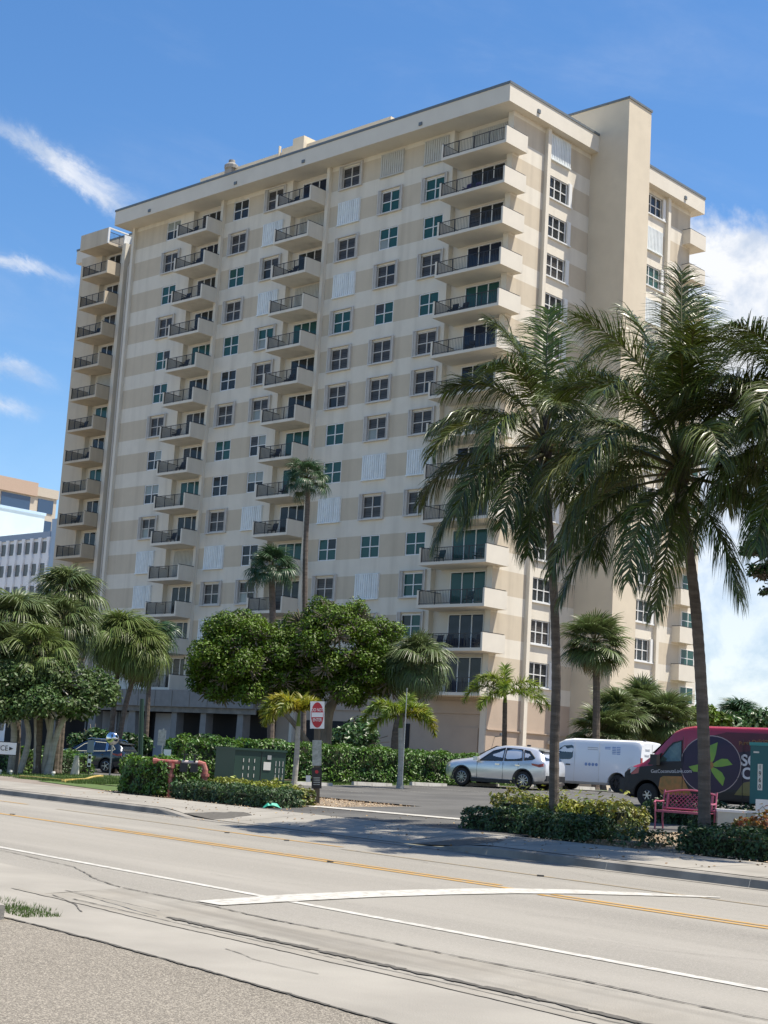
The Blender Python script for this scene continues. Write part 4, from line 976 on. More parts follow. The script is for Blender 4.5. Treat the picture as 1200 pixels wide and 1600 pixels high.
b = onground(619, 66); fan_palm('cabbage palm with drooping grey-green head right of the big tree', b, [[(0, 0, 0), up(620, 1150, 66, b), up(634, 1090, 66, b), up(654, 1042, 66, b)]], 44, .85, .24, seed=11, droop=.9, dry=4, elmin=-60)
# left grove
for i, (x, y, Y, n, bx, r, lb) in enumerate(((105, 938, 66, 44, 95, 1.1, 'tallest fan palm of the left grove, against the wing balconies'), (98, 985, 64, 30, 90, 1.0, 'second fan palm head just below the tallest one on the left'), (22, 980, 62, 44, 30, 1.25, 'broad fan palm at the left edge of the photo'),
        (-15, 1020, 60, 30, -5, 1.1, 'fan palm cut by the left edge'), (186, 1000, 80, 44, 172, 1.4, 'leaning fan palm with drooping head right of the grove'), (216, 1020, 80, 34, 182, 1.3, 'leaning fan palm with its head over the canopy'), (60, 1030, 60, 30, 62, 1.0, 'yellowish fan palm in the middle of the left grove'))):
    b = onground(bx, Y); dk = (0, 0, 0)
    fan_palm(lb, b, [[(0, 0, 0), up(bx + (x - bx) * .3, 1120, Y, b), up(bx + (x - bx) * .75, 1060, Y, b), up(x, y, Y, b)]], n, r * .88, .15, seed=20 + i, m='fan_lime' if i > 3 else 'fan_leaf', droop=.85 if i < 4 else 1.0, dry=5, elmin=-62)
b = onground(228, 90); fan_palm('dark green fan palm half hidden behind the leaning palm', b, [[(0, 0, 0), up(231, 1100, 90, b), up(236, 1003, 90, b)]], 30, 1.0, .16, 'fan_dark', seed=31, droop=.8, dry=0, elmin=-55)
b = onground(1152, 120); fan_palm('small distant palm above the red van roof', b, [[(0, 0, 0), up(1152, 1128, 120, b)]], 26, 1.5, .18, 'fan_dark', seed=33, droop=.8, dry=0, elmin=-30)
# foxtail palms
def foxtail(label, base, top, fronds, m, seed, length, tr=.09, rr='ring_trunk', ln=.42):
    o = empty('foxtail_palm', base); tag(o, label, 'palm tree', 'small feathery palms'); t = top - base
    trunk(o, [(0, 0, 0), t * .5 + Vector((.02, 0, 0)), t], tr * 1.25, tr, rr, ring=.16, seg=10, rough=.03)
    mb = MB(); mb.tube([t, t + Vector((0, 0, .5))], [tr * .95, tr * .5], 8); mb.build('crown_shaft', MAT['frond_bright'], o)
    for i, (az, e0, dr, l) in enumerate(fronds):
        me = frond_mesh('frond', length * l, R(e0), R(dr), 130, .042, ln * 1.2, seed * 30 + i, ('rachis', m[i % len(m)]), plume=.6, base=.12, hang=.35, segs=2)
        place_frond(o, me, t + Vector((0, 0, .4)), R(az))
b = onground(462, 46.6); foxtail('yellowing feathery palm just left of the do not enter sign', b, at(466, 1135, 46.6), [(178, 55, 150, 1.05), (195, 30, 130, .95), (165, 70, 150, .8), (30, 75, 120, .55), (80, 80, 110, .6), (240, 55, 150, .9), (345, 60, 140, .55), (150, 40, 140, .9)], ('frond_yellow',), 2, 1.5, .075, ln=.30)
b = onground(627, 56); foxtail('bright green feathery palm in front of the hedge, thin pole beside it', b, at(626, 1138, 56), [(178, 40, 125, 1.1), (190, 58, 130, 1.0), (0, 15, 100, 1.), (10, 58, 120, .85), (60, 78, 90, .8), (340, 35, 120, 1.), (230, 60, 150, .8), (160, 10, 90, .9)], ('frond_bright', 'frond_bright', 'frond_yellow'), 3, 1.6, .09, ln=.34)
b = onground(787, 78); foxtail('feathery palm against the sunlit corner wall behind the silver car', b, at(789, 1098, 78), [(180, 35, 120, 1.05), (170, 60, 125, .9), (0, 30, 110, 1.1), (12, 58, 120, .95), (90, 80, 60, .8), (200, 70, 110, .8), (330, 20, 100, 1.), (260, 55, 150, .8), (215, 10, 90, .8)], ('frond_bright',), 5, 2.5, .12, 'palm_trunk_dark', ln=.5)

# broadleaf trees
def crown_points(rs, clumps, n, fill=.25):
    C = np.array([c[:3] for c in clumps]); Rr = np.array([c[3:6] for c in clumps]); A = Rr[:, 0] * Rr[:, 2]
    k = rs.choice(len(C), n, p=A / A.sum()); d = norm(rs.normal(0, 1, (n, 3))); rad = np.where(rs.rand(n, 1) < fill, rs.uniform(.5, .92, (n, 1)), rs.normal(1., .075, (n, 1)))
    P = C[k] + d * rad * Rr[k]; N = norm(d / Rr[k]); P += rs.normal(0, .04, P.shape); return P, N
def tree(label, cat, base, limbs, clumps, n, size, m, seed, nm='broadleaf_tree', tr='bark', group=None, fill=.3, sub=10, subr=.34, asp=.55):
    o = empty(nm, base); tag(o, label, cat, group); rs = np.random.RandomState(seed)
    mb = MB()
    for pts, r0, r1 in limbs: P = trunk_curve(pts, 10); mb.tube(P, [r0 + (r1 - r0) * i / 10 for i in range(11)], 9)
    mb.build('trunk', MAT[tr], o)
    small = []
    for c in clumps:                          # each mass is broken into many overlapping tufts
        cc = np.array(c[:3]); rr = np.array(c[3:6])
        for j in range(sub):
            d = norm(rs.normal(0, 1, 3)); d[2] = abs(d[2]) * .9 - .35 * (rs.rand() < .5); p = cc + d * rr * rs.uniform(.5, .88); s = rs.uniform(.7, 1.25) * subr
            small.append([*p, rr.mean() * s, rr.mean() * s, rr.mean() * s * .8])
    P, N = crown_points(rs, small, n, fill)
    lo = leaves('crown', P, N, size, m, rs, asp, .5, o)
    mb = MB()
    for c in clumps:                          # twigs fill the heart of each mass
        for j in range(60):
            d = norm(rs.normal(0, 1, 3)); a = Vector(c[:3]); e = a + Vector(d * np.array(c[3:6]) * rs.uniform(.6, .95)); mb.bar(a, e, .035)
    mb.build('branch', MAT[tr], o)
    return o
def rel(px, y, Y, b, r, ry=None, rz=None): p = at(px, y, Y) - b; return (p.x, p.y, p.z, r, ry or r, rz or r)
b = onground(480, 68)
cl = []
rt_ = random.Random(77)
for (px_, py_, rx, ry, rz, nn, lo) in ((385, 1036, 2.55, 2.6, 2.35, 28, -.85), (525, 1028, 3.05, 3.0, 2.65, 36, -.9), (600, 1052, 1.35, 1.8, 1.35, 8, -.8), (455, 1050, 2.0, 2.2, 1.5, 8, -.8)):
    c_ = rel(px_, py_, 68, b, 1)
    for k in range(nn):                       # clumps spread over each dome by the golden angle
        zz = 1 - (k + .5) / nn * (1 - lo); a_ = k * 2.39996 + px_; q_ = math.sqrt(max(0, 1 - zz * zz)); f_ = rt_.uniform(.66, .84); r_ = rt_.uniform(.75, 1.1)
        cl.append((c_[0] + rx * f_ * q_ * math.cos(a_), c_[1] + ry * f_ * q_ * math.sin(a_), c_[2] + rz * f_ * zz, r_, r_, r_ * .72))
lm = [([(.75, 0, -.1), up(507, 1150, 68, b), up(518, 1100, 68, b), up(560, 1040, 68, b)], .42, .14), ([(.6, .1, -.1), up(500, 1150, 68.2, b), up(490, 1105, 68, b), up(430, 1060, 68, b)], .30, .10), ([(.8, .2, -.1), up(506, 1140, 68.5, b), up(490, 1060, 69, b)], .26, .09), ([(.6, 0, .8), up(450, 1120, 67, b), up(380, 1070, 67, b)], .16, .06)]
tree('big round dark green tree with forked pale trunk in front of the tower', 'tree', b, lm, cl, 125000, .15, 'leaf', 41, fill=.25, sub=7, subr=.55)
b = onground(70, 60)
cl = [rel(30, 1060, 60, b, 1.6, 1.8, 1.1), rel(90, 1070, 60, b, 1.5, 1.8, 1.0), rel(140, 1080, 61, b, 1.2, 1.4, .9), rel(20, 1110, 59, b, 1.3, 1.5, .8), rel(70, 1100, 59, b, 1.3, 1.6, .7), rel(120, 1108, 60, b, 1.1, 1.3, .6), rel(-20, 1080, 60, b, 1.4, 1.6, 1.2)]
lm = [([(-.9, 0, -.1), up(45, 1150, 60, b), up(30, 1090, 60, b)], .14, .08), ([(-.2, 0, -.1), up(58, 1150, 60, b), up(55, 1090, 60, b)], .16, .09), ([(0, .2, -.1), up(76, 1160, 60, b), up(84, 1100, 60, b)], .17, .09), ([(.25, 0, -.1), up(88, 1150, 60, b), up(112, 1100, 60, b)], .15, .09), ([(.2, -.2, -.1), up(80, 1165, 60, b), up(66, 1090, 60, b)], .12, .07), ([(-1.3, .3, -.1), up(22, 1140, 60, b), up(10, 1090, 60, b)], .15, .09)]
tree('blue-green tree with a fan of leaning bare trunks on the left lawn', 'tree', b, lm, cl, 34000, .19, 'leaf_bluish', 43, tr='ring_trunk', sub=16, subr=.40)
b = onground(1290, 38)
cl = [rel(1215, 860, 38, b, .9, 1, .7), rel(1190, 895, 38, b, .42, .5, .28), rel(1172, 862, 38, b, .3, .4, .16), rel(1260, 900, 38, b, 1.3, 1.2, 1.1), rel(1205, 925, 38, b, .28, .3, .16)]
tree('dark leafy branch tips of a tree reaching in from the right edge', 'tree', b, [([(0, 0, -.1), up(1290, 1100, 38, b), up(1275, 950, 38, b), up(1220, 880, 38, b)], .22, .06)], cl, 5200, .14, 'leaf_deep', 47, fill=.3, sub=9)
for i, (x, y, Y, r, lb) in enumerate(((1100, 1132, 110, 2.2, 'light green tree beyond the car park, left of the distant palm'), (1186, 1142, 118, 3.0, 'dark distant tree over the roof end of the red van'), (1135, 1146, 116, 2.8, 'dark distant tree line piece under the small palm'), (1240, 1130, 120, 4., 'distant tree past the right edge'))):
    b = onground(x, Y); tree(lb, 'tree', b, [([(0, 0, -.1), up(x, 1165, Y, b), up(x, y + 10, Y, b)], .2, .1)], [rel(x, y, Y, b, r, r, r * .6)], 2600, .5, 'leaf' if i == 0 else 'leaf_deep', 60 + i, group='trees beyond the car park')
for i, (x, y, Y, r, lb) in enumerate(((320, 1152, 86, 1.0, 'dark shrub against the lobby columns, left'), (560, 1150, 78, 1.9, 'dark spiky bush right of the big tree trunk'), (145, 1150, 84, 1.5, 'dark bush under the canopy behind the dark car'), (205, 1152, 88, 1.3, 'small dark bush by the lobby wall'))):
    b = onground(x, Y); tree(lb, 'shrub', b, [([(0, 0, -.1), up(x, 1180, Y, b), up(x, y, Y, b)], .08, .04)], [rel(x, y + 14, Y, b, r, r, r * .85)], 2600, .3, 'leaf_deep', 70 + i, nm='shrub', group='shrubs against the building')

# hedges (road coordinates)
hedge('hedge', 'long clipped bright green hedge behind the wheel stops and silver car', 'hedge', 46.7, 48.2, 31.7, 47, 1.30, 'hedge_leaf', 19000, .15, 1, .06)
hedge('hedge', 'bright green hedge top seen above the green utility cabinet', 'hedge', 46.6, 47.6, 28.6, 31.6, 1.50, 'hedge_leaf', 4800, .15, 2, .10)
hedge('hedge', 'thick mid-green hedge block left of the red pipe', 'hedge', 37.9, 40.3, 22.75, 24.2, 1.0, 'hedge_leaf', 4800, .13, 3, .06)
hedge('hedge', 'low dark clipped hedge along the pavement in front of the utility cabinet', 'hedge', 32.4, 37.3, 22.75, 23.9, .42, 'hedge_dark', 5200, .11, 4, .05)
hedge('croton_bed', 'yellow-green croton row behind the low dark hedge', 'shrub', 34.3, 37.9, 24.3, 25.2, .46, 'croton_lime', 2600, .13, 5, .05, top_ragged=.08)
hedge('croton_bed', 'orange tinted croton clump right end of the croton row', 'shrub', 33.2, 34.2, 24.2, 24.9, .42, 'croton', 800, .13, 6, .05, top_ragged=.08)
hedge('hedge', 'dark clipped hedge at the left end of the right planting bed', 'hedge', 23.0, 25.2, 22.9, 24.1, .44, 'hedge_dark', 3600, .10, 7, .06)
hedge('hedge', 'dark clipped hedge below the left coconut palm, right piece', 'hedge', 21.3, 22.9, 22.7, 23.7, .42, 'hedge_dark', 3000, .10, 8, .06)
hedge('croton_bush', 'red and yellow croton bush behind the left clipped hedge', 'shrub', 24.3, 26.0, 24.5, 25.5, .66, 'croton', 2300, .12, 9, .10, top_ragged=.25)
hedge('croton_bush', 'yellow-green croton bush around the foot of the left coconut palm', 'shrub', 23.2, 24.2, 24.2, 25.2, .62, 'croton_lime', 1600, .12, 10, .10, top_ragged=.25)
hedge('croton_bush', 'bronze and yellow croton bush between the two coconut palms', 'shrub', 22.0, 23.4, 24.5, 25.5, .66, 'croton', 2100, .12, 11, .10, top_ragged=.25)
hedge('hedge', 'mid-height hedge behind the pink bench', 'hedge', 22.8, 26, 29.9, 30.7, .48, 'hedge_dark', 3000, .12, 12, .08)
hedge('ground_cover', 'loose grey-green ground cover between the hedges in front of the bench', 'plants', 20.1, 21.9, 22.8, 24.1, .20, 'hedge_dark', 1000, .11, 13, .08, inner='soil')
hedge('hedge', 'dark clipped hedge at the lower right beside the pavement', 'hedge', 13.0, 19.0, 22.8, 24.2, .44, 'hedge_dark', 8500, .10, 14, .05)
hedge('croton_bush', 'orange and red croton bush behind the lower right hedge', 'shrub', 17.6, 19.4, 25, 26.2, .52, 'croton_red', 2300, .12, 15, .10, top_ragged=.2)
hedge('hedge', 'hedge under the white entrance sign at the left edge', 'hedge', 58.0, 64, 28.0, 29.2, .85, 'hedge_leaf', 3200, .15, 16, .1)
hedge('hedge', 'dark hedge under the leaning trunks on the left lawn', 'hedge', 61.6, 65.0, 31.2, 32.6, .85, 'hedge_dark', 2200, .15, 17, .12)
hedge('hedge', 'pale green hedge along the lawn in front of the dark car', 'hedge', 65.3, 68.6, 32.8, 35.6, .9, 'hedge_leaf', 3000, .16, 18, .12)

# litter, mulch and grass (uncountable)
def scatter(name, m, n, regs, size, seed, up_=.6, dz=.02):
    rs = np.random.RandomState(seed); P = []
    for s0, s1, w0, w1 in regs:
        k = int(n * abs((s1 - s0) * (w1 - w0)) / sum(abs((a[1] - a[0]) * (a[3] - a[2])) for a in regs))
        s = rs.uniform(s0, s1, k); w = rs.uniform(w0, w1, k)
        P += [tuple(sw(a, b_, zf(a, b_) + dz)) for a, b_ in zip(s, w)]
    P = np.array(P); o = leaves(name, P, np.tile([0, 0, 1.], (len(P), 1)), size, m, rs, .6, up_); tag(o, kind='stuff'); return o
D('mulch', (.42, .31, .20), .95, island=.5); D('dry_leaf', (.30, .20, .10), .9, island=.5)
scatter('mulch', 'mulch', 9000, [(12, 22.8, 22.5, 28.2), (32.6, 41, 22.55, 28)], .055, 5)
scatter('leaf_litter', 'dry_leaf', 300, [(12, 23, 20.3, 22.6), (30, 40, 20.3, 22.6), (21, 33, 19, 25)], .07, 6)
def blades(name, regs, n, h, seed, m='grass'):
    rs = np.random.RandomState(seed); P = []
    for f in range(n):
        r = regs[rs.randint(len(regs))]; s = rs.uniform(r[0], r[1]); w = rs.uniform(r[2], r[3]); P.append(tuple(sw(s, w, zf(s, w) + .0)))
    P = np.array(P); a = rs.uniform(0, 6.28, n); d = np.stack([np.cos(a), np.sin(a), np.zeros(n)], 1) * (.012 if h > .06 else .005); hh = h * rs.uniform(.5, 1.2, (n, 1))
    tip = P + np.concatenate([rs.normal(0, .35, (n, 2)) * hh, hh], 1)
    V = np.stack([P - d, P + d, tip], 1).reshape(-1, 3); F = np.arange(3 * n).reshape(-1, 3)
    tag(link(name, np_mesh(name, V, F, MAT[m])), kind='stuff')
blades('grass', [(45.2, 46.7, 28, 46), (45.2, 48, 24, 28)], 9000, .10, 2)
blades('grass', [(47.5, 62, 24.4, 30.2), (45, 50, 24, 28)], 15000, .10, 3)
blades('grass', [(13.0, 13.9, 6.5, 6.9), (13.4, 16, 6.5, 7.1)], 1400, .045, 4)

# ------------------------------------------------------------------ vehicles (x forward, y left, z up)
D('paint_silver', (.74, .735, .72), .28, metal=.55, coat=1.); D('paint_navy', (.012, .022, .035), .25, metal=.4, coat=1.)
D('paint_van', (.74, .76, .78), .35, coat=.6); D('paint_red', (.33, .015, .035), .35, coat=.6); D('wrap_dark', (.020, .010, .028), .5); D('wrap_black', (.009, .009, .012), .5)
D('wrap_purple', (.028, .010, .040), .5, c2=(.016, .008, .032), vs_=2); D('wrap_green', (.22, .36, .04), .5, c2=(.15, .30, .05), vs_=3); D('wrap_orange', (.42, .16, .04), .4, c2=(.22, .13, .03), vs_=6)
D('wrap_olive', (.12, .12, .03), .4, c2=(.18, .14, .05), vs_=3); D('wrap_maroon', (.13, .014, .025), .5, c2=(.07, .01, .02), vs_=1.5); D('wrap_magenta', (.30, .03, .14), .4); D('wrap_line', (.42, .32, .30), .5); D('wrap_text', (.62, .60, .62), .5)
D('tyre', (.018, .018, .018), .85, bump=.3, bs=60); D('rim', (.48, .49, .50), .3, metal=.8); D('rim_dark', (.05, .05, .055), .4, metal=.6); D('car_glass', (.02, .024, .026), .04, spec=.9); D('car_glass_green', (.10, .15, .12), .06, spec=.9, c2=(.03, .05, .045), vs_=3)
D('trim_black', (.02, .02, .022), .55); D('chrome', (.75, .76, .77), .12, metal=1.); D('tail_red', (.30, .01, .012), .25, coat=.6); D('lamp_clear', (.55, .57, .58), .15, coat=.8); D('plate', (.6, .6, .55), .5)

class Loft:
    """body skin from stations: (x, z_bottom, z_belt, z_roof, half width, half width at roof)"""
    def __init__(s, st, boxy=0): s.st = st; s.boxy = boxy
    def sec(s, x):
        st = s.st
        for a, b in zip(st, st[1:]):
            if b[0] <= x <= a[0] or a[0] <= x <= b[0]:
                f = (x - a[0]) / (b[0] - a[0]); return [a[i] + (b[i] - a[i]) * f for i in range(6)]
        return list(st[0] if abs(x - st[0][0]) < abs(x - st[-1][0]) else st[-1])
    def ring(s, x):
        _, zb, zl, zr, w, wr = s.sec(x); h = zl - zb
        if s.boxy: return [(0, zb), (w * .86, zb), (w * .975, zb + .10), (w, zb + h * .30), (w, zb + h * .55), (w * .998, zb + h * .8), (w * .99, zl), ((w * .99 + wr) / 2 + .01, (zl + zr) / 2), (wr + .01, zr - .17), (wr - .03, zr - .07), (wr - .12, zr - .015), (wr * .5, zr), (0, zr + .005)]
        return [(0, zb), (w * .80, zb), (w * .94, zb + .09), (w * .985, zb + h * .28), (w, zb + h * .55), (w * .993, zb + h * .80), (w * .955, zl), ((w * .955 + wr) / 2 + .012, (zl + zr - .06) / 2), (wr, zr - .075), (wr - .045, zr - .03), (wr * .78, zr - .008), (wr * .4, zr + .006), (0, zr + .01)]
    def side(s, x, f):                    # f: 0 belt, 1 roof rail
        r = s.ring(x); p = r[6:9]; f *= 2; k = min(int(f), 1); f -= k; return (p[k][0] + (p[k + 1][0] - p[k][0]) * f, p[k][1] + (p[k + 1][1] - p[k][1]) * f)
    def y_at(s, x, z):
        r = s.ring(x)
        for a, b in zip(r[1:9], r[2:9]):
            if a[1] <= z <= b[1] and b[1] > a[1]: return a[0] + (b[0] - a[0]) * (z - a[1]) / (b[1] - a[1])
        return r[8][0]
    def body(s, step=.12):
        x0, x1 = s.st[0][0], s.st[-1][0]; xs = set(a[0] for a in s.st); n = int(abs(x1 - x0) / step)
        xs |= {x0 + (x1 - x0) * i / n for i in range(n + 1)}; xs = sorted(xs); xs = [x for i, x in enumerate(xs) if i == 0 or x - xs[i - 1] > .02 or x in (x0, x1)]
        mb = MB(); R_ = []
        for x in xs:
            r = s.ring(x); full = r + [(-y, z) for y, z in r[::-1][1:-1]]; R_.append(full)
            mb.v += [(x, y, z) for y, z in full]
        m = len(R_[0])
        for i in range(len(xs) - 1):
            for k in range(m): a = i * m + k; b = i * m + (k + 1) % m; mb.f.append((a, b, b + m, a + m)); mb.m.append(0)
        mb.f.append(tuple(range(m))[::-1]); mb.m.append(0); mb.f.append(tuple((len(xs) - 1) * m + k for k in range(m))); mb.m.append(0)
        return mb
def cut_arches(me, wheels, r, name):
    """real wheel arches: holes cut through the body skin, then the finished mesh is kept"""
    tmp = bpy.data.objects.new('t', me); col.objects.link(tmp); cs = []
    for x, z in wheels:
        mb = MB(); mb.lathe([(0, -2), (r, -2), (r, 2), (0, 2)], 28, (x, 0, z), 'y'); c = mb.build('c', MAT['trim_black']); cs.append(c)
        bm = bmesh.new(); bm.from_mesh(c.data); bmesh.ops.remove_doubles(bm, verts=bm.verts, dist=1e-5); bmesh.ops.recalc_face_normals(bm, faces=bm.faces); bm.to_mesh(c.data); bm.free()
        md = tmp.modifiers.new('b', 'BOOLEAN'); md.operation = 'DIFFERENCE'; md.object = c; md.solver = 'EXACT'
    bm = bmesh.new(); bm.from_mesh(me); bmesh.ops.recalc_face_normals(bm, faces=bm.faces); bm.to_mesh(me); bm.free()
    bpy.context.view_layer.update(); dg = bpy.context.evaluated_depsgraph_get()
    out = bpy.data.meshes.new_from_object(tmp.evaluated_get(dg)); out.name = name
    for c in cs: bpy.data.objects.remove(c)
    bpy.data.objects.remove(tmp); return out
def wheel(par, x, y, r, w, rim, spokes=5, sgn=1, rr=.66):
    mb = MB(); mb.lathe([(r * rr, -w / 2), (r * .93, -w / 2), (r, -w / 2 + .04), (r, w / 2 - .04), (r * .93, w / 2), (r * rr, w / 2), (r * rr, -w / 2)], 28, axis='y')
    o = mb.build('wheel', MAT['tyre'], par, (x, y, r), smooth=False)
    mb = MB(); f = w / 2 * sgn; q = r * rr
    mb.lathe([(q, f * .92), (q * .92, f * .98), (q * .90, f * .55)], 28, axis='y'); mb.lathe([(0, f * .98), (q * .17, f * .98), (q * .2, f * .6)], 12, axis='y')
    for k in range(spokes):
        a = 2 * math.pi * k / spokes; c, s_ = math.cos(a), math.sin(a)
        mb.bar((q * .12 * c, f * .85, q * .12 * s_), (q * .93 * c, f * .85, q * .93 * s_), q * (.15 if spokes < 9 else .12), .03)
    mb.build('rim', MAT[rim], o)
    mb = MB(); mb.lathe([(0, f * .42), (q * .92, f * .42)], 20, axis='y'); mb.build('brake_disc', MAT['trim_black'], o)
def side_panel(loft, pts, m, name, par, off=.006, sgn=(1,), sub=True, frame=None):
    for sg in sgn:
        mb = MB(); V = []
        for x, f in pts: y, z = loft.side(x, f); V.append((x, sg * (y + off), z))
        mb.add(V, [tuple(range(len(V)))]); o = mb.build(name, MAT[m], par)
        if frame:
            fb = MB(); P = V + [V[0]]
            for a, b in zip(P, P[1:]): fb.bar(a, b, .035, .03)
            fb.build('window_trim', MAT[frame], o)
def decal(loft, pts, m, name, par, off, sg=1):
    """flat print following the body side; pts in x, z"""
    from mathutils.geometry import tessellate_polygon
    def sub(poly):
        out = []
        for a, b in zip(poly, poly[1:] + poly[:1]):
            k = max(1, int(math.hypot(b[0] - a[0], b[1] - a[1]) / .25))
            for i in range(k): out.append((a[0] + (b[0] - a[0]) * i / k, a[1] + (b[1] - a[1]) * i / k))
        return out
    bm = bmesh.new(); P = sub(pts); vs = [bm.verts.new((x, 0, z)) for x, z in P]
    for t in tessellate_polygon([[Vector((x, z, 0)) for x, z in P]]):
        try: bm.faces.new([vs[i] for i in t])
        except ValueError: pass
    bmesh.ops.subdivide_edges(bm, edges=[e for e in bm.edges if e.calc_length() > .3], cuts=3, use_grid_fill=True)
    bmesh.ops.subdivide_edges(bm, edges=[e for e in bm.edges if e.calc_length() > .16], cuts=2, use_grid_fill=True)
    for v in bm.verts: v.co.y = sg * (loft.y_at(v.co.x, v.co.z) + off)
    me = bpy.data.meshes.new(name); bm.to_mesh(me); bm.free(); me.materials.append(MAT[m]); return link(name, me, par)
def text(s, size, m, par, loc, rot, name='lettering', align='LEFT', ext=.002, bold=0, sx=1.):
    cu = bpy.data.curves.new(name, 'FONT'); cu.body = s; cu.size = size; cu.align_x = align; cu.align_y = 'CENTER'; cu.extrude = ext; cu.offset = bold
    t = bpy.data.objects.new('t', cu); col.objects.link(t); bpy.context.view_layer.update()
    me = bpy.data.meshes.new_from_object(t.evaluated_get(bpy.context.evaluated_depsgraph_get())); bpy.data.objects.remove(t)
    me.materials.clear(); me.materials.append(MAT[m]); me.name = name
    o = link(name, me, par); o.location = loc; o.rotation_euler = rot; o.scale = (sx, 1, 1); return o
def heading_frame(front_px, rear_px, Yr, h): pass
HV = Vector((-.82, .572, 0)).normalized(); HL = Vector((-HV.y, HV.x, 0))       # heading of the parked vehicles, their left side
HA = math.atan2(HV.y, HV.x)

def suv(label, rear_wheel, ang, paint, rim, spokes, chrome_line, rails):
    hv = Vector((math.cos(ang), math.sin(ang), 0)); hl = Vector((-hv.y, hv.x, 0)); W = .925
    c = rear_wheel + hv * 1.35 - hl * .86; c.z = rear_wheel.z
    o = empty('parked_suv', c, ang)
    st = [(2.29, .40, .62, .80, .66, .52), (2.20, .30, .74, .93, .80, .66), (2.0, .24, .84, 1.00, .88, .76), (1.6, .22, .93, 1.06, .915, .80), (1.05, .21, .98, 1.14, W, .80), (.80, .21, 1.0, 1.20, W, .76), (.45, .21, 1.01, 1.42, W, .70), (.05, .21, 1.02, 1.60, W, .665), (-.35, .21, 1.03, 1.665, W, .66), (-.9, .21, 1.05, 1.67, W, .655),
          (-1.5, .22, 1.08, 1.63, .92, .645), (-1.85, .25, 1.10, 1.56, .91, .63), (-2.05, .28, 1.12, 1.40, .895, .66), (-2.18, .32, 1.10, 1.17, .87, .74), (-2.27, .38, .98, 1.04, .80, .70)]
    lf = Loft(st); me = cut_arches(lf.body().mesh('body', MAT[paint]), [(1.40, .35), (-1.35, .35)], .415, 'body')
    b = link('body', me, o)
    for p in me.polygons: p.use_smooth = True
    try: me.set_sharp_from_angle(angle=R(38))
    except Exception: pass
    fr = 'chrome' if chrome_line else 'trim_black'
    side_panel(lf, [(.62, .10), (.10, .82), (-.42, .93), (-.42, .06)], 'car_glass', 'window', o, sgn=(1, -1), frame=fr)
    side_panel(lf, [(-.50, .06), (-.50, .93), (-1.20, .90), (-1.28, .08)], 'car_glass', 'window', o, sgn=(1, -1), frame=fr)
    side_panel(lf, [(-1.36, .10), (-1.28, .88), (-1.52, .82), (-1.80, .32), (-1.70, .16)], 'car_glass', 'window', o, sgn=(1, -1), frame=fr)
    def across(x0, z0, x1, z1, y0, y1, m, name):
        mb = MB(); mb.quad((x0, -y0, z0), (x0, y0, z0), (x1, y1, z1), (x1, -y1, z1)); mb.build(name, MAT[m], o)
    across(.82, 1.235, .06, 1.625, .70, .58, 'car_glass', 'windscreen'); across(-2.205, 1.16, -1.90, 1.55, .66, .55, 'car_glass', 'rear_window')
    mb = MB(); mb.prism([(-1.84, 1.575), (-2.10, 1.52), (-2.10, 1.49), (-1.84, 1.54)], -.6, .6); mb.build('spoiler', MAT[paint], o)
    for sg in (1, -1):
        mb = MB(); mb.add([(-2.02, sg * .925, .99), (-1.72, sg * .935, 1.02), (-1.74, sg * .935, .95), (-2.05, sg * .925, .88), (-2.245, sg * .60, .95), (-2.235, sg * .60, 1.02), (-2.19, sg * .885, 1.03), (-2.20, sg * .885, .92)], [(0, 1, 2, 3), (5, 6, 7, 4), (6, 0, 3, 7)]); mb.build('tail_lamp', MAT['tail_red'], o)
        mb = MB(); mb.add([(2.235, sg * .60, .80), (2.245, sg * .60, .70), (2.02, sg * .90, .74), (2.0, sg * .89, .84)], [(0, 1, 2, 3)]); mb.build('headlight', MAT['lamp_clear'], o)
        mb = MB(); mb.box(.60, .78, sg * 1.0 - .10, sg * 1.0 + .10, 1.02, 1.17); mm = mb.build('mirror', MAT[paint], o)
        mb = MB(); mb.bar((.66, sg * .87, 1.03), (.68, sg * .95, 1.06), .04); mb.build('mirror_arm', MAT['trim_black'], mm)
        for x in (-.22, -1.12): mb = MB(); mb.box(x - .10, x + .10, sg * .935 - .012, sg * .935 + .018, .90, .93); mb.build('door_handle', MAT['chrome' if not chrome_line else paint], o)
        mb = MB()
        for x0, x1 in ((.70, .71), (-.46, -.45), (-1.14, -1.13)): mb.box(x0, x1, sg * lf.y_at(x0, .6) - .004, sg * lf.y_at(x0, .6) + .004, .34, 1.0)
        mb.build('door_gap', MAT['trim_black'], o)
        mb = MB(); mb.box(-.90, .95, sg * .915 - .02, sg * .915 + .02, .20, .34); mb.build('rocker_trim', MAT['trim_black'], o)
        if rails: mb = MB(); mb.tube([(.0, sg * .62, 1.66), (-.2, sg * .62, 1.72), (-1.5, sg * .60, 1.70), (-1.65, sg * .60, 1.62)], .022, 6); mb.build('roof_rail', MAT['chrome'], o)
        for x in (1.40, -1.35):
            mb = MB(); n = 18
            for k in range(n):
                a0, a1 = R(-12 + 204 * k / n), R(-12 + 204 * (k + 1) / n); V = []
                for a, rr in ((a0, .412), (a1, .412), (a1, .462), (a0, .462)): px_, pz_ = x + rr * math.cos(a), .35 + rr * math.sin(a); V.append((px_, sg * (max(lf.y_at(px_, pz_), .90) + .008), pz_))
                mb.add(V, [(0, 1, 2, 3)])
            mb.build('arch_trim', MAT['trim_black'], o)
            wheel(o, x, sg * .80, .352, .225, rim, spokes, sg)
    mb = MB(); mb.box(-2.31, -2.20, -.75, .75, .36, .58); mb.build('bumper', MAT['trim_black'], o)
    mb = MB(); mb.box(-2.30, -2.285, -.26, .26, .74, .86); mb.build('number_plate', MAT['plate'], o)
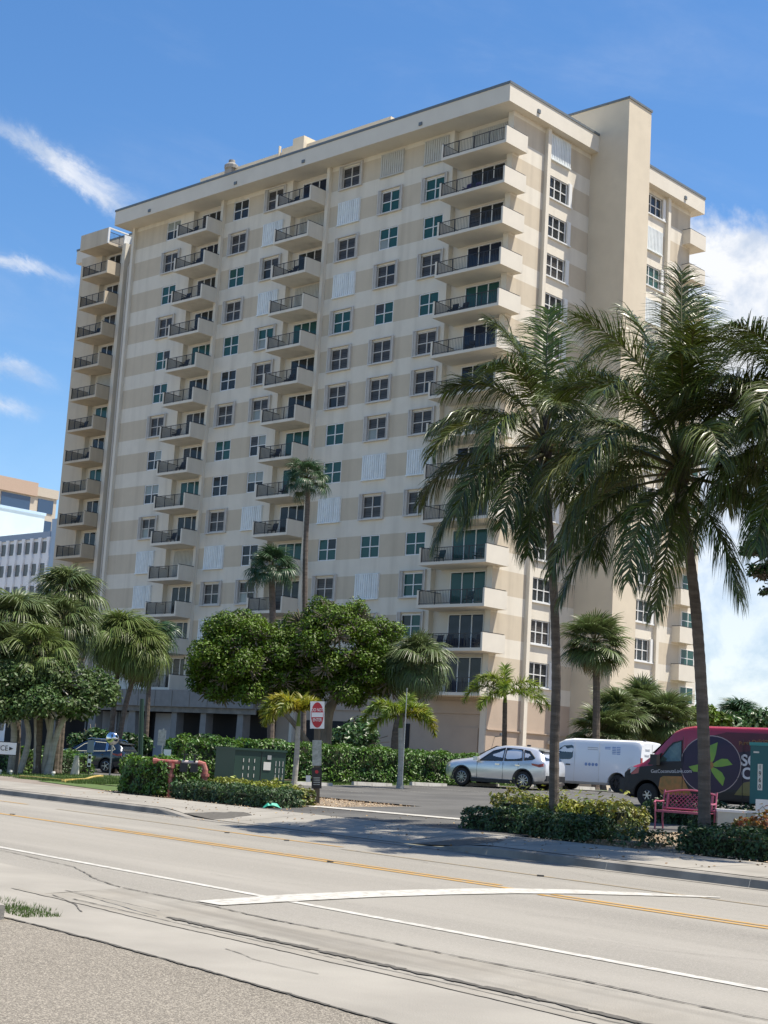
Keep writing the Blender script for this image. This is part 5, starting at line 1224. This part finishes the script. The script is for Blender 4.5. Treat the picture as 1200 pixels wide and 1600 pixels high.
    mb = MB(); mb.box(-1.9, 1.9, -.7, .7, .26, .55); mb.build('underbody', MAT['trim_black'], o)
    mb = MB(); mb.box(-1.15, -1.0, -.03, .03, 1.67, 1.73); mb.build('antenna', MAT['trim_black'], o)
    return tag(o, label, 'car', 'parked SUVs')
p = at(818, hor(818), 58.6); p.z = gz(p.x, p.y) + .012
suv('silver grey SUV parked nose towards the hedge beside the white van', p, HA, 'paint_silver', 'rim', 10, False, False)
p = at(168, hor(168), 78); p.z = gz(p.x, p.y) + .01
suv('dark blue SUV with chrome window line waiting under the entrance canopy', p, R(158), 'paint_navy', 'rim', 5, True, True)

def van():
    p = at(966, hor(966), 60.5); p.z = gz(p.x, p.y) + .012; an = HA - R(4)
    hv = Vector((math.cos(an), math.sin(an), 0)); hl = Vector((-hv.y, hv.x, 0)); c = p + hv * 1.55 - hl * .86
    o = empty('white_van', Vector((c.x, c.y, p.z)), an); tag(o, 'white cargo van with blue lettering parked beyond the silver car', 'van')
    st = [(2.62, .40, .75, .92, .74, .66), (2.5, .30, .95, 1.10, .88, .78), (2.2, .26, 1.08, 1.26, .94, .82), (1.85, .25, 1.14, 1.50, .96, .80), (1.3, .25, 1.16, 1.90, .965, .84), (1.0, .25, 1.16, 2.03, .97, .86), (.6, .25, 1.16, 2.08, .97, .87), (-2.3, .27, 1.16, 2.08, .97, .86), (-2.50, .30, 1.16, 2.04, .95, .84), (-2.56, .34, 1.16, 2.00, .93, .82)]
    lf = Loft(st, 1); me = cut_arches(lf.body().mesh('body', MAT['paint_van']), [(1.62, .35), (-1.55, .35)], .44, 'body'); link('body', me, o)
    for q in me.polygons: q.use_smooth = True
    try: me.set_sharp_from_angle(angle=R(35))
    except Exception: pass
    side_panel(lf, [(1.55, .12), (1.15, .72), (.98, .80), (.60, .80), (.52, .70), (.52, .16), (.62, .06), (1.45, .04)], 'car_glass', 'window', o, sgn=(1, -1))
    mb = MB(); mb.quad((1.95, -.72, 1.42), (1.95, .72, 1.42), (1.12, .70, 2.0), (1.12, -.70, 2.0)); mb.build('windscreen', MAT['car_glass'], o)
    for sg in (1, -1):
        for x in (1.62, -1.55): wheel(o, x, sg * .84, .35, .22, 'rim_dark', 5, sg, .6)
        mb = MB()
        for x in (.42, -.72): mb.box(x, x + .012, sg * lf.y_at(x, .9) - .004, sg * lf.y_at(x, .9) + .004, .34, 1.92)
        mb.box(-2.2, .4, sg * lf.y_at(-1, 1.3) - .004, sg * lf.y_at(-1, 1.3) + .004, 1.22, 1.235)
        mb.build('door_gap', MAT['surround_grey'], o)
        mb = MB(); mb.box(.62, .82, sg * .975 - .02, sg * .975 + .02, .98, 1.03); mb.build('door_handle', MAT['trim_black'], o)
        mb = MB(); mb.box(-2.585, -2.55, sg * .86 - .06, sg * .86 + .06, .9, 1.4); mb.build('tail_lamp', MAT['tail_red'], o)
        mb = MB(); mb.box(1.35, 1.5, sg * 1.08 - .1, sg * 1.08 + .1, 1.15, 1.4); mb.build('mirror', MAT['trim_black'], o)
        mb = MB(); y = lf.y_at(-.4, 1.6)
        if sg == 1:
            D('print_blue', (.18, .28, .50), .5); D('print_grey', (.45, .47, .5), .5)
            for x0, x1, z0, z1, m in ((-.15, -.62, 1.70, 1.74, 'print_grey'), (-.15, -.62, 1.63, 1.66, 'print_grey'), (-.20, -.58, 1.40, 1.43, 'print_grey'), (-.25, -.55, 1.22, 1.26, 'print_grey'), (-.95, -1.2, 1.74, 1.77, 'print_blue'), (-.95, -1.2, 1.68, 1.71, 'print_blue'), (-.9, -1.25, 1.38, 1.42, 'print_grey')):
                bb = MB(); bb.quad((x0, y + .008, z0), (x1, y + .008, z0), (x1, y + .008, z1), (x0, y + .008, z1)); bb.build('lettering', MAT[m], o)
            for i in range(4):
                bb = MB(); bb.lathe([(0, 0), (.065, 0)], 14, (-.12 - i * .16, lf.y_at(0, 1.05) + .008, 1.05), 'y'); bb.build('round_logo', MAT['print_blue'], o)
            for i in range(2):
                for j in range(7):
                    bb = MB(); bb.quad((-1.28 - i * .20, y + .008, 1.36 + j * .065), (-1.45 - i * .2, y + .008, 1.36 + j * .065), (-1.45 - i * .2, y + .008, 1.395 + j * .065), (-1.28 - i * .2, y + .008, 1.395 + j * .065)); bb.build('lettering', MAT['print_blue'], o)
    mb = MB(); mb.box(-2.571, -2.555, -.01, .01, .5, 1.95); mb.box(-2.572, -2.556, -.85, .85, 1.0, 1.01); mb.build('door_gap', MAT['surround_grey'], o)
    mb = MB(); mb.box(-2.64, -2.5, -.85, .85, .36, .52); mb.build('bumper', MAT['trim_black'], o)
    for x0, z in ((.2, 1.72), (.25, 1.5)): mb = MB(); mb.box(-2.58, -2.566, x0, x0 + .35, z, z + .05); mb.build('lettering', MAT['print_grey'], o)
    mb = MB(); mb.box(-2.3, 2.2, -.7, .7, .28, .6); mb.build('underbody', MAT['trim_black'], o)
    mb = MB(); mb.box(-2.45, -2.35, .3, .4, 2.06, 2.13); mb.build('antenna', MAT['trim_black'], o)
van()

def truck():
    p = at(1014, hor(1014), 47.2); p.z = gz(p.x, p.y) + .012; an = HA - R(6)
    hv = Vector((math.cos(an), math.sin(an), 0)); hl = Vector((-hv.y, hv.x, 0)); c = p - hv * 2.02 - hl * .90
    o = empty('wrapped_van', Vector((c.x, c.y, p.z)), an); tag(o, 'tall red and purple wrapped van with green flower emblem behind the pink bench', 'van')
    st = [(2.98, .42, .78, .90, .78, .66), (2.9, .34, 1.0, 1.10, .90, .76), (2.7, .28, 1.12, 1.26, .97, .80), (2.35, .26, 1.22, 1.38, 1.0, .82), (2.0, .26, 1.30, 1.62, 1.01, .84), (1.5, .26, 1.36, 2.12, 1.02, .84), (1.2, .26, 1.40, 2.38, 1.02, .86), (.9, .26, 1.42, 2.50, 1.02, .88), (.5, .26, 1.44, 2.56, 1.02, .90), (-2.8, .28, 1.44, 2.58, 1.02, .92), (-2.98, .3, 1.44, 2.54, 1.0, .90)]
    lf = Loft(st, 1); me = cut_arches(lf.body().mesh('body', MAT['paint_red']), [(2.02, .37), (-2.0, .37)], .47, 'body'); link('body', me, o)
    for q in me.polygons: q.use_smooth = True
    try: me.set_sharp_from_angle(angle=R(35))
    except Exception: pass
    d = lambda pts, m, nm, off: decal(lf, pts, m, nm, o, off + .008)
    me.materials.append(MAT['wrap_black'])          # lower body and nose wrapped black
    for q in me.polygons:
        c_ = q.center
        if c_.z < .78 or (c_.x > 1.5 and c_.z < 1.06) or (c_.x > 2.72 and c_.z < 1.16): q.material_index = 1
    arch = [(2.02 + .55 * math.cos(R(a)), .37 + .55 * math.sin(R(a))) for a in range(175, 4, -19)]
    d([(1.42, .45), (1.42, 1.02), (2.62, .98), (2.88, .98), (2.88, .45)] + [(2.52, .40)] + [(2.02 + .5 * math.cos(R(a)), .37 + .5 * math.sin(R(a))) for a in range(5, 176, 17)], 'wrap_black', 'black_wrap', .004)
    d([(2.35, .96), (.80, 1.0), (.80, 1.42), (1.3, 1.36), (2.3, 1.22)], 'wrap_black', 'black_wrap', .008)
    d([(1.50, .42), (1.6, .62), (1.55, .92), (1.45, .98), (.80, 1.0), (.62, .72), (.45, .46)], 'wrap_orange', 'photo_wrap', .006)
    cx, cz, rr = -.14, 1.40, .92
    ring = [(cx + rr * 1.08 * math.cos(R(a)), cz + rr * .92 * math.sin(R(a))) for a in range(0, 360, 10)]
    ring = [(x, min(max(z, .42), 2.36)) for x, z in ring]
    d([(-.1, 2.25), (-.6, 2.38), (-2.96, 2.38), (-2.96, 1.2), (-.9, 1.3)], 'wrap_maroon', 'maroon_wrap', .004)
    d([(.50, .36), (.45, .75), (-2.96, .75), (-2.96, .36)], 'wrap_black', 'black_wrap', .005)
    d([(-.6, 1.8), (-1.05, 1.80), (-2.96, 2.08), (-2.96, .70), (-.6, .70)], 'wrap_dark', 'dark_wrap', .007)
    d([(-.95, .55), (-1.25, .92), (-1.7, 1.02), (-2.96, 1.06), (-2.96, .55)], 'wrap_olive', 'photo_wrap', .009)
    d([(x + (x - cx) * .025, z + (z - cz) * .03) for x, z in ring], 'wrap_line', 'outline', .010); d(ring, 'wrap_purple', 'round_emblem', .013)
    for a, L, w in ((78, .78, .20), (8, .74, .17), (-52, .78, .19), (190, .72, .16), (128, .66, .17), (-120, .5, .12)):
        ca, sa = math.cos(R(180 - a)), math.sin(R(180 - a)); P = []
        for u, v in ((.06, -.05), (.3, -.6), (.55, -.95), (.8, -.8), (1, .25), (.8, .35), (.5, .45), (.25, .4), (.06, .1)): P.append((cx + (u * L * ca - v * w * sa), cz - .02 + u * L * sa * .92 + v * w * ca))
        d(P, 'wrap_green', 'flower_petal', .017)
    d([(cx + .12 * math.cos(R(a)), cz - .02 + .12 * math.sin(R(a))) for a in range(0, 360, 30)], 'wrap_orange', 'flower_centre', .020)
    y = 1.02
    ro = (R(90), 0, R(180))
    for s_, x, z, sz in (('SO', -1.16, 1.56, .46), ('CO', -1.18, 1.18, .46)): text(s_, sz, 'wrap_text', o, (x, y + .02, z), ro, bold=.012)
    text('PurelyDelicious, N', .17, 'wrap_orange', o, (-1.05, lf.y_at(-1.7, 2.1) + .035, 2.06), (R(84), R(-7), R(180)))
    text('GetCoconutsLove.com', .15, 'wrap_text', o, (1.88, y + .02, 1.10), (R(90), R(-3), R(180)))
    side_panel(lf, [(1.68, .05), (1.34, .55), (1.18, .66), (.88, .66), (.84, .02)], 'car_glass_green', 'window', o, off=.012, frame='trim_black'); side_panel(lf, [(1.68, .05), (1.34, .55), (1.18, .66), (.88, .66), (.84, .02)], 'car_glass', 'window', o, sgn=(-1,), off=.012)
    side_panel(lf, [(2.0, .05), (1.56, .46), (1.75, .05)], 'car_glass_green', 'window', o, off=.014, frame='trim_black')
    d([(1.85, 1.24), (1.74, 1.40), (.84, 1.46), (.80, 1.24)], 'wrap_black', 'black_wrap', .016)
    mb = MB(); mb.quad((2.02, -.76, 1.66), (2.02, .76, 1.66), (1.30, .74, 2.30), (1.30, -.74, 2.30)); mb.build('windscreen', MAT['car_glass'], o)
    for sg in (1, -1):
        mb = MB(); mb.box(1.55, 1.78, sg * 1.18 - .1, sg * 1.18 + .1, 1.30, 1.62); mm = mb.build('mirror', MAT['trim_black'], o)
        mb = MB(); mb.bar((1.62, sg * 1.0, 1.36), (1.65, sg * 1.1, 1.38), .06); mb.build('mirror_arm', MAT['trim_black'], mm)
        mb = MB(); mb.add([(2.86, sg * .80, 1.14), (2.62, sg * .97, 1.22), (2.40, sg * 1.0, 1.20), (2.62, sg * .985, 1.02), (2.88, sg * .84, 1.0)], [(0, 1, 2, 3, 4)]); mb.build('headlight', MAT['lamp_clear'], o)
        for x in (2.02, -2.0): wheel(o, x, sg * .88, .37, .24, 'rim_dark' if x < 0 else 'rim', 6, sg, .42)
    mb = MB(); mb.box(2.80, 3.05, -.92, .92, .36, .86); mb.build('bumper', MAT['trim_black'], o)
    mb = MB(); mb.box(-2.6, 2.6, -.75, .75, .30, .6); mb.build('underbody', MAT['trim_black'], o)
    mb = MB(); mb.box(.78, .79, 1.025, 1.042, .5, 2.2); mb.box(-1.22, -1.208, 1.03, 1.046, .5, 2.2); mb.box(-2.9, .5, 1.032, 1.04, 1.02, 1.035); mb.build('door_gap', MAT['trim_black'], o)
truck()

# ------------------------------------------------------------------ street furniture
D('pink_paint', (.36, .095, .15), .45, var=.08, vs_=4); D('teal_shaded', (.008, .10, .11), .5); D('teal_sunlit', (.03, .24, .24), .5); D('cabinet_green', (.012, .042, .030), .5, var=.06); D('pipe_red', (.30, .06, .05), .6, c2=(.34, .15, .12), vs_=6); D('pipe_pale', (.50, .42, .40), .6, var=.1)
D('sign_red', (.42, .012, .025), .4); D('sign_white', (.70, .70, .70), .4); D('sign_grey', (.36, .38, .36), .5, c2=(.22, .24, .22), vs_=12); D('post_black', (.018, .018, .018), .6); D('box_cream', (.45, .45, .40), .7, var=.06); D('galv', (.36, .37, .36), .5, metal=.4); D('litter_green', (.03, .36, .25), .6); D('label_white', (.62, .60, .55), .6); D('wood_post', (.10, .085, .065), .9, bump=.4)
FACE = R(0)
def bench():
    c = on_sw(23.3, 28.3); o = empty('park_bench', c, R(-32)); tag(o, 'pink cast metal park bench with lattice back behind the right coconut palm', 'bench'); m = MAT['pink_paint']; W = .64
    # faces the road: -y is the sitter's view
    for sx in (-1, 1):
        mb = MB(); x = sx * W
        mb.tube([(x, -.30, 0), (x, -.27, .22), (x, -.30, .44), (x, -.30, .62)], .022, 6); mb.build('leg', m, o)
        mb = MB(); mb.tube([(x, .22, 0), (x, .18, .22), (x, .20, .44), (x, .30, .92)], .024, 6); mb.build('leg', m, o)
        mb = MB(); mb.tube([(x, -.34, .56), (x, -.37, .62), (x, -.28, .66), (x, 0, .645), (x, .24, .66)], .022, 6); mb.build('armrest', m, o)
    mb = MB(); mb.box(-W, W, -.30, -.26, .40, .45); mb.build('seat_rail', m, o)
    mb = MB()
    for i in range(9): y = -.24 + i * .055; mb.box(-W + .03, W - .03, y, y + .035, .425, .45)
    mb.build('seat', m, o)
    def bp(x, z): return (x, .20 + (z - .44) * .21, z)
    mb = MB(); arc = [(x, .86 + .085 * math.cos(x / W * math.pi / 2)) for x in np.linspace(-W, W, 11)]
    mb.tube([bp(x, z) for x, z in arc], .026, 6); mb.tube([bp(-W, .5), bp(W, .5)], .03, 6); mb.tube([bp(-W + .09, .52), bp(-W + .09, .84)], .035, 6); mb.tube([bp(W - .09, .52), bp(W - .09, .84)], .035, 6); mb.build('back_frame', m, o)
    mb = MB(); W2 = W - .1
    for i in range(-5, 15):
        x0 = -W2 + i * .105
        for sg in (1, -1):
            P = []
            for k in range(7):
                z = .52 + .34 * k / 6; x = sg * (x0 + .36 * k / 6); 
                if abs(x) < W2: P.append(bp(x, z))
            if len(P) > 1: mb.tube(P, .010, 4, cap=False)
    mb.build('lattice', m, o)
bench()
def teal_box():
    c = onground(1200, 37.2); o = empty('dispenser_box', c, R(40)); tag(o, 'teal upright dispenser box with numbered side panel at the right edge', 'dispenser box')
    mb = MB(); mb.box(-.32, .32, -.3, .3, .62, 2.02); mb.build('cabinet', MAT['teal_shaded'], o)  # darker teal puts the shade of the left side into the colour
    mb = MB(); mb.box(-.34, .34, -.32, .32, 2.02, 2.10); mb.build('lid', MAT['teal_sunlit'], o)
    mb = MB(); mb.box(-.05, .05, -.05, .05, 0, .62); mb.build('pedestal', MAT['galv'], o)
    mb = MB(); mb.box(-.29, .29, -.306, -.301, .7, 1.9); mb.build('front_panel', MAT['teal_sunlit'], o)  # front and lid: same teal made lighter, sunlight painted into the colour
    mb = MB(); mb.box(-.332, -.322, -.07, .07, .95, 1.58); sp_ = mb.build('number_strip', MAT['label_white'], o)
    for i, ch in enumerate('1960'): text(ch, .15, 'post_black', sp_, (-.338, 0, 1.50 - i * .155), (R(90), 0, R(-90)), 'lettering', 'CENTER')
    mb = MB(); mb.box(-.332, -.322, .04, .2, 1.84, 1.88); mb.build('small_label', MAT['label_white'], o)
    text('S', .34, 'label_white', o, (-.27, -.315, 1.15), (R(90), 0, 0), sx=.6)
    mb = MB(); mb.lathe([(0, 0), (.07, 0)], 14, (-.08, -.312, 1.5), 'y'); mb.build('pink_emblem', MAT['pink_paint'], o)
teal_box()
c = onground(1143, 35.6); o = empty('electrical_cabinet', c, R(-8)); tag(o, 'low cream utility box to the right of the pink bench', 'utility box')
mb = MB(); mb.box(-.32, .32, -.22, .22, -.05, .48); mb.build('housing', MAT['box_cream'], o); mb = MB(); mb.box(-.34, .34, -.24, .24, .48, .54); mb.build('lid', MAT['sign_white'], o)
c = onground(1176, 36.8); o = empty('electrical_cabinet', c, R(-8)); tag(o, 'pale utility box beneath the teal dispenser', 'utility box')
mb = MB(); mb.box(-.30, .30, -.2, .2, -.05, .42); mb.build('housing', MAT['box_cream'], o); mb = MB(); mb.box(-.32, .32, -.22, .22, .42, .47); mb.build('lid', MAT['sign_white'], o)
c = onground(1192, 36.0); o = empty('yard_sign', c, R(-6)); tag(o, 'small white yard sign with a green house drawing under the teal box', 'sign')
mb = MB(); mb.box(-.16, .16, -.01, .01, .34, .78); mb.build('board', MAT['sign_white'], o); mb = MB(); mb.box(-.13, -.11, -.01, .01, 0, .34); mb.box(.11, .13, -.01, .01, 0, .34); mb.build('stake', MAT['galv'], o)
mb = MB()
for a, b_ in (((-.11, .5), (0, .62)), ((0, .62), (.11, .5)), ((-.08, .5), (-.08, .4)), ((.08, .5), (.08, .4))): mb.bar((a[0], -.015, a[1]), (b_[0], -.015, b_[1]), .018, .006)
mb.build('house_drawing', MAT['cabinet_green'], o)

def dne():
    c = at(499, hor(499), 42.8); c.z = gz(c.x, c.y); o = empty('road_sign', c, R(2)); tag(o, 'red and white DO NOT ENTER sign above a weathered plate on a dark post', 'sign')
    o.rotation_euler = (0, R(-3.2), R(2))
    mb = MB(); mb.box(-.09, .09, .0, .1, 0, 2.75); mb.build('post', MAT['wood_post'], o)
    z0 = 2.08; mb = MB(); mb.box(-.2, .2, -.03, -.01, z0, z0 + .76); bd = mb.build('board', MAT['sign_white'], o)
    mb = MB(); mb.add([(.175 * math.cos(R(a)), -.034, z0 + .38 + .355 * math.sin(R(a))) for a in range(0, 360, 10)], [tuple(range(36))]); mb.build('red_disc', MAT['sign_red'], bd)
    mb = MB(); mb.box(-.16, .16, -.040, -.036, z0 + .32, z0 + .45); mb.build('white_bar', MAT['sign_white'], bd)
    text('DO NOT', .125, 'sign_white', bd, (0, -.04, z0 + .52), (R(90), 0, 0), align='CENTER', bold=.001, sx=.64); text('ENTER', .125, 'sign_white', bd, (0, -.04, z0 + .24), (R(90), 0, 0), align='CENTER', bold=.001, sx=.68)
    mb = MB(); mb.box(-.13, .13, -.03, -.01, 1.05, 1.76); mb.build('weathered_plate', MAT['sign_grey'], o)
    mb = MB(); mb.box(-.14, .14, -.04, -.015, .42, 1.0); pb = mb.build('black_plate', MAT['post_black'], o)
    mb = MB(); mb.lathe([(0, 0), (.05, 0)], 12, (0, -.045, .88), 'y'); mb.build('red_emblem', MAT['sign_red'], pb)
    mb = MB()
    for k in range(4): mb.box(-.09, .09, -.046, -.042, .52 + k * .06, .545 + k * .06)
    mb.build('lettering', MAT['sign_grey'], pb)
    mb = MB(); mb.box(-.30, -.17, -.02, .0, .60, .78); mb.build('white_tag', MAT['sign_white'], o)
dne()
def transformer():
    c = at(392, hor(392), 50.5); c.z = gz(c.x, c.y); o = empty('transformer_cabinet', c, R(-10)); tag(o, 'large dark green pad mounted electrical cabinet behind the croton row', 'utility cabinet')
    o.rotation_euler.z = R(30)
    mb = MB(); mb.box(-.92, .92, -.75, .75, -.1, 1.28); mb.build('housing', MAT['cabinet_green'], o)
    mb = MB(); mb.box(-.95, .95, -.79, .79, 1.28, 1.35); mb.build('lid', MAT['cabinet_green'], o)
    mb = MB(); mb.box(.03, .045, -.765, -.75, 0, 1.25); mb.box(-.9, .9, -.762, -.75, .10, .12); mb.build('door_gap', MAT['post_black'], o)
    mb = MB()
    for i in range(3):
        for j in range(3):
            mb.box(-.62 + i * .2, -.60 + i * .2, -.765, -.751, .42 + j * .24, .54 + j * .24); mb.box(.56 + i * .13, .575 + i * .13, -.765, -.751, .38 + j * .22, .55 + j * .22)
    mb.build('louvre', MAT['label_white'], o)
    mb = MB(); mb.box(.12, .38, -.77, -.752, .68, .94); mb.build('warning_label', MAT['label_white'], o); mb = MB(); mb.box(.24, .38, -.78, -.752, 1.02, 1.16); mb.build('latch', MAT['galv'], o)
transformer()
def backflow():
    c = at(286, hor(286), 44.3); c.z = gz(c.x, c.y); o = empty('water_pipework', c, R(-4)); tag(o, 'red and pink fire water pipework standing between the hedges', 'pipework'); r_, p_ = MAT['pipe_red'], MAT['pipe_pale']
    mb = MB(); mb.tube([(-.25, -.3, -.1), (-.25, -.3, .92)], .075, 10); mb.tube([(-.25, -.3, .55), (-.25, -.3, .63)], .11, 10); mb.tube([(-.25, -.3, .80), (-.25, -.3, .95)], .12, 10); mb.build('standpipe', r_, o)
    mb = MB(); mb.tube([(-.75, -.3, .98), (.02, -.3, .98)], .06, 10); mb.tube([(-.78, -.3, .98), (-.66, -.3, .98)], .085, 10); mb.build('inlet_pipe', r_, o)
    mb = MB(); mb.tube([(.05, -.3, 1.0), (.55, -.25, 1.0)], .05, 10); mb.build('cross_pipe', p_, o)
    mb = MB(); mb.tube([(.52, -.25, .99), (.68, -.25, .96), (.74, -.25, .8), (.74, -.25, -.1)], .085, 10); mb.tube([(.74, -.25, .62), (.74, -.25, .7)], .13, 10); mb.build('outlet_elbow', r_, o)
    for x in (.12, .42):
        mb = MB(); mb.tube([(x, -.3, 1.0), (x, -.3, 1.22)], .03, 8); mb.lathe([(.0, 1.2), (.10, 1.2), (.10, 1.23), (0, 1.23)], 10, (x, -.3, 0)); mb.box(x - .1, x + .1, -.38, -.2, .72, .96); mb.build('valve', MAT['trim_black'], o)
backflow()
def post_sign(label, px, Y, top_px, parts, post='galv', thick=.03, tilt=0):
    c = at(px, hor(px), Y); c.z = gz(c.x, c.y); o = empty('signpost', c, R(tilt)); tag(o, label, 'sign'); h = (hor(px) - top_px) / F_PX * Y + 1.6 - c.z
    mb = MB(); mb.box(-thick / 2, thick / 2, 0, thick, 0, h); mb.build('post', MAT[post], o)
    for w, z0, z1, m, nm, dx in parts: mb = MB(); mb.box(dx - w / 2, dx + w / 2, -.02, -.003, h + z0, h + z1); mb.build(nm, MAT[m], o)
    return o
D('sign_blue', (.16, .21, .26), .5)
post_sign('blank grey back of a traffic sign on a pole left of the hedge', 253, 47, 1139, [(.24, -.52, -.04, 'sign_grey', 'board', -.03)])
post_sign('small white square sign low beside the red pipe', 262, 46, 1171, [(.22, -.26, .0, 'sign_white', 'board', 0)])
post_sign('blue grey vertical sign over a small red plate, before the dark car', 142, 60, 1157, [(.26, -.48, 0, 'sign_blue', 'board', 0), (.14, -1.02, -.55, 'sign_white', 'small_plate', 0), (.10, -.72, -.60, 'sign_red', 'red_mark', .0), (.10, -.98, -.88, 'sign_red', 'red_mark', 0)], 'post_black')
o = post_sign('white entrance sign with black letters and arrow cut by the left edge', 12, 57, 1160, [], 'post_black', .1)
mb = MB(); h = (hor(12) - 1160) / F_PX * 57 + 1.6 - o.location.z; o.location.x += .42
mb.box(-1.95, -.06, -.05, -.01, h - .44, h - .0); bd = mb.build('board', MAT['sign_white'], o); mb = MB(); mb.box(-2.0, -.02, -.045, .0, h - .47, h + .03); mb.build('board_frame', MAT['post_black'], o)
text('ENTRANCE', .27, 'post_black', bd, (-.36, -.06, h - .22), (R(90), 0, 0), align='RIGHT', sx=.9)
mb = MB(); mb.add([(-.32, -.06, h - .29), (-.16, -.06, h - .22), (-.32, -.06, h - .15)], [(0, 1, 2)]); mb.build('arrow', MAT['post_black'], bd)
# convex mirror, litter, lawn lights, bollard, pole
c = at(175, hor(175), 71); c.z = gz(c.x, c.y); o = empty('convex_mirror', c); tag(o, 'round chrome convex traffic mirror above the dark car roof', 'mirror')
zc = (hor(175) - 1154) / F_PX * 71 + 1.6 - c.z; mb = MB(); mb.lathe([(0, -.18), (.15, -.15), (.26, -.08), (.31, 0), (.0, .02)], 20, (0, 0, zc), 'y'); mb.build('mirror_dome', MAT['chrome'], o, smooth=True); mb = MB(); mb.tube([(0, .04, 0), (0, .04, zc)], .04, 8); mb.build('post', MAT['galv'], o)
c = at(431, hor(431), 39.5); c.z = gz(c.x, c.y) + .01; mb = MB(); rs_ = random.Random(2); n = 5
for i in range(n):
    for j in range(n): mb.v.append((-.22 + .44 * i / (n - 1) + rs_.uniform(-.03, .03), -.12 + .24 * j / (n - 1) + rs_.uniform(-.03, .03), rs_.uniform(.01, .14) if 0 < i < n - 1 else .01))
for i in range(n - 1):
    for j in range(n - 1): a = i * n + j; mb.f.append((a, a + 1, a + n + 1, a + n)); mb.m.append(0)
tag(mb.build('plastic_bag', MAT['litter_green'], loc=c), 'crumpled turquoise plastic bag at the foot of the low hedge', 'litter')
for x, lb in ((5, 'little white garden light stub at the left edge of the lawn'), (22, 'little white garden light stub beneath the entrance sign'), (88, 'little white garden light stub beneath the leaning trunks')):
    c = at(x, hor(x), 57.5); c.z = gz(c.x, c.y); mb = MB(); mb.lathe([(.05, 0), (.05, .12), (.08, .13), (.06, .2), (0, .2)], 8); tag(mb.build('garden_light', MAT['label_white'], loc=c), lb, 'garden light', 'garden lights on the left lawn')
c = at(121, hor(121), 62); c.z = gz(c.x, c.y); mb = MB(); mb.add([(-.17, -.1, 0), (.17, -.1, 0), (.17, .1, 0), (-.17, .1, 0), (-.05, -.06, .8), (.10, -.06, .8), (.10, .06, .8), (-.05, .06, .8)], [(0, 1, 5, 4), (1, 2, 6, 5), (2, 3, 7, 6), (3, 0, 4, 7), (4, 5, 6, 7)]); tag(mb.build('bollard', MAT['label_white'], loc=c), 'small white wedge shaped marker beside the dark car', 'marker')
for x, Y, y0, r, lb in ((222, 71, 1092, .13, 'tall dark green pole standing before the lobby'), (630, 55, 1075, .02, 'thin leaning support pole by the green feathery palm'), (756, 80, 1068, .02, 'thin whip pole in front of the feathery palm by the corner wall')):
    c = at(x, hor(x), Y); c.z = gz(c.x, c.y); t_ = at(x + (6 if r < .1 else 0), y0, Y) - c; mb = MB(); mb.tube([(0, 0, 0), t_], [r, r * .8], 8); tag(mb.build('pole', MAT['cabinet_green'] if r > .1 else MAT['galv'], loc=c), lb, 'pole')
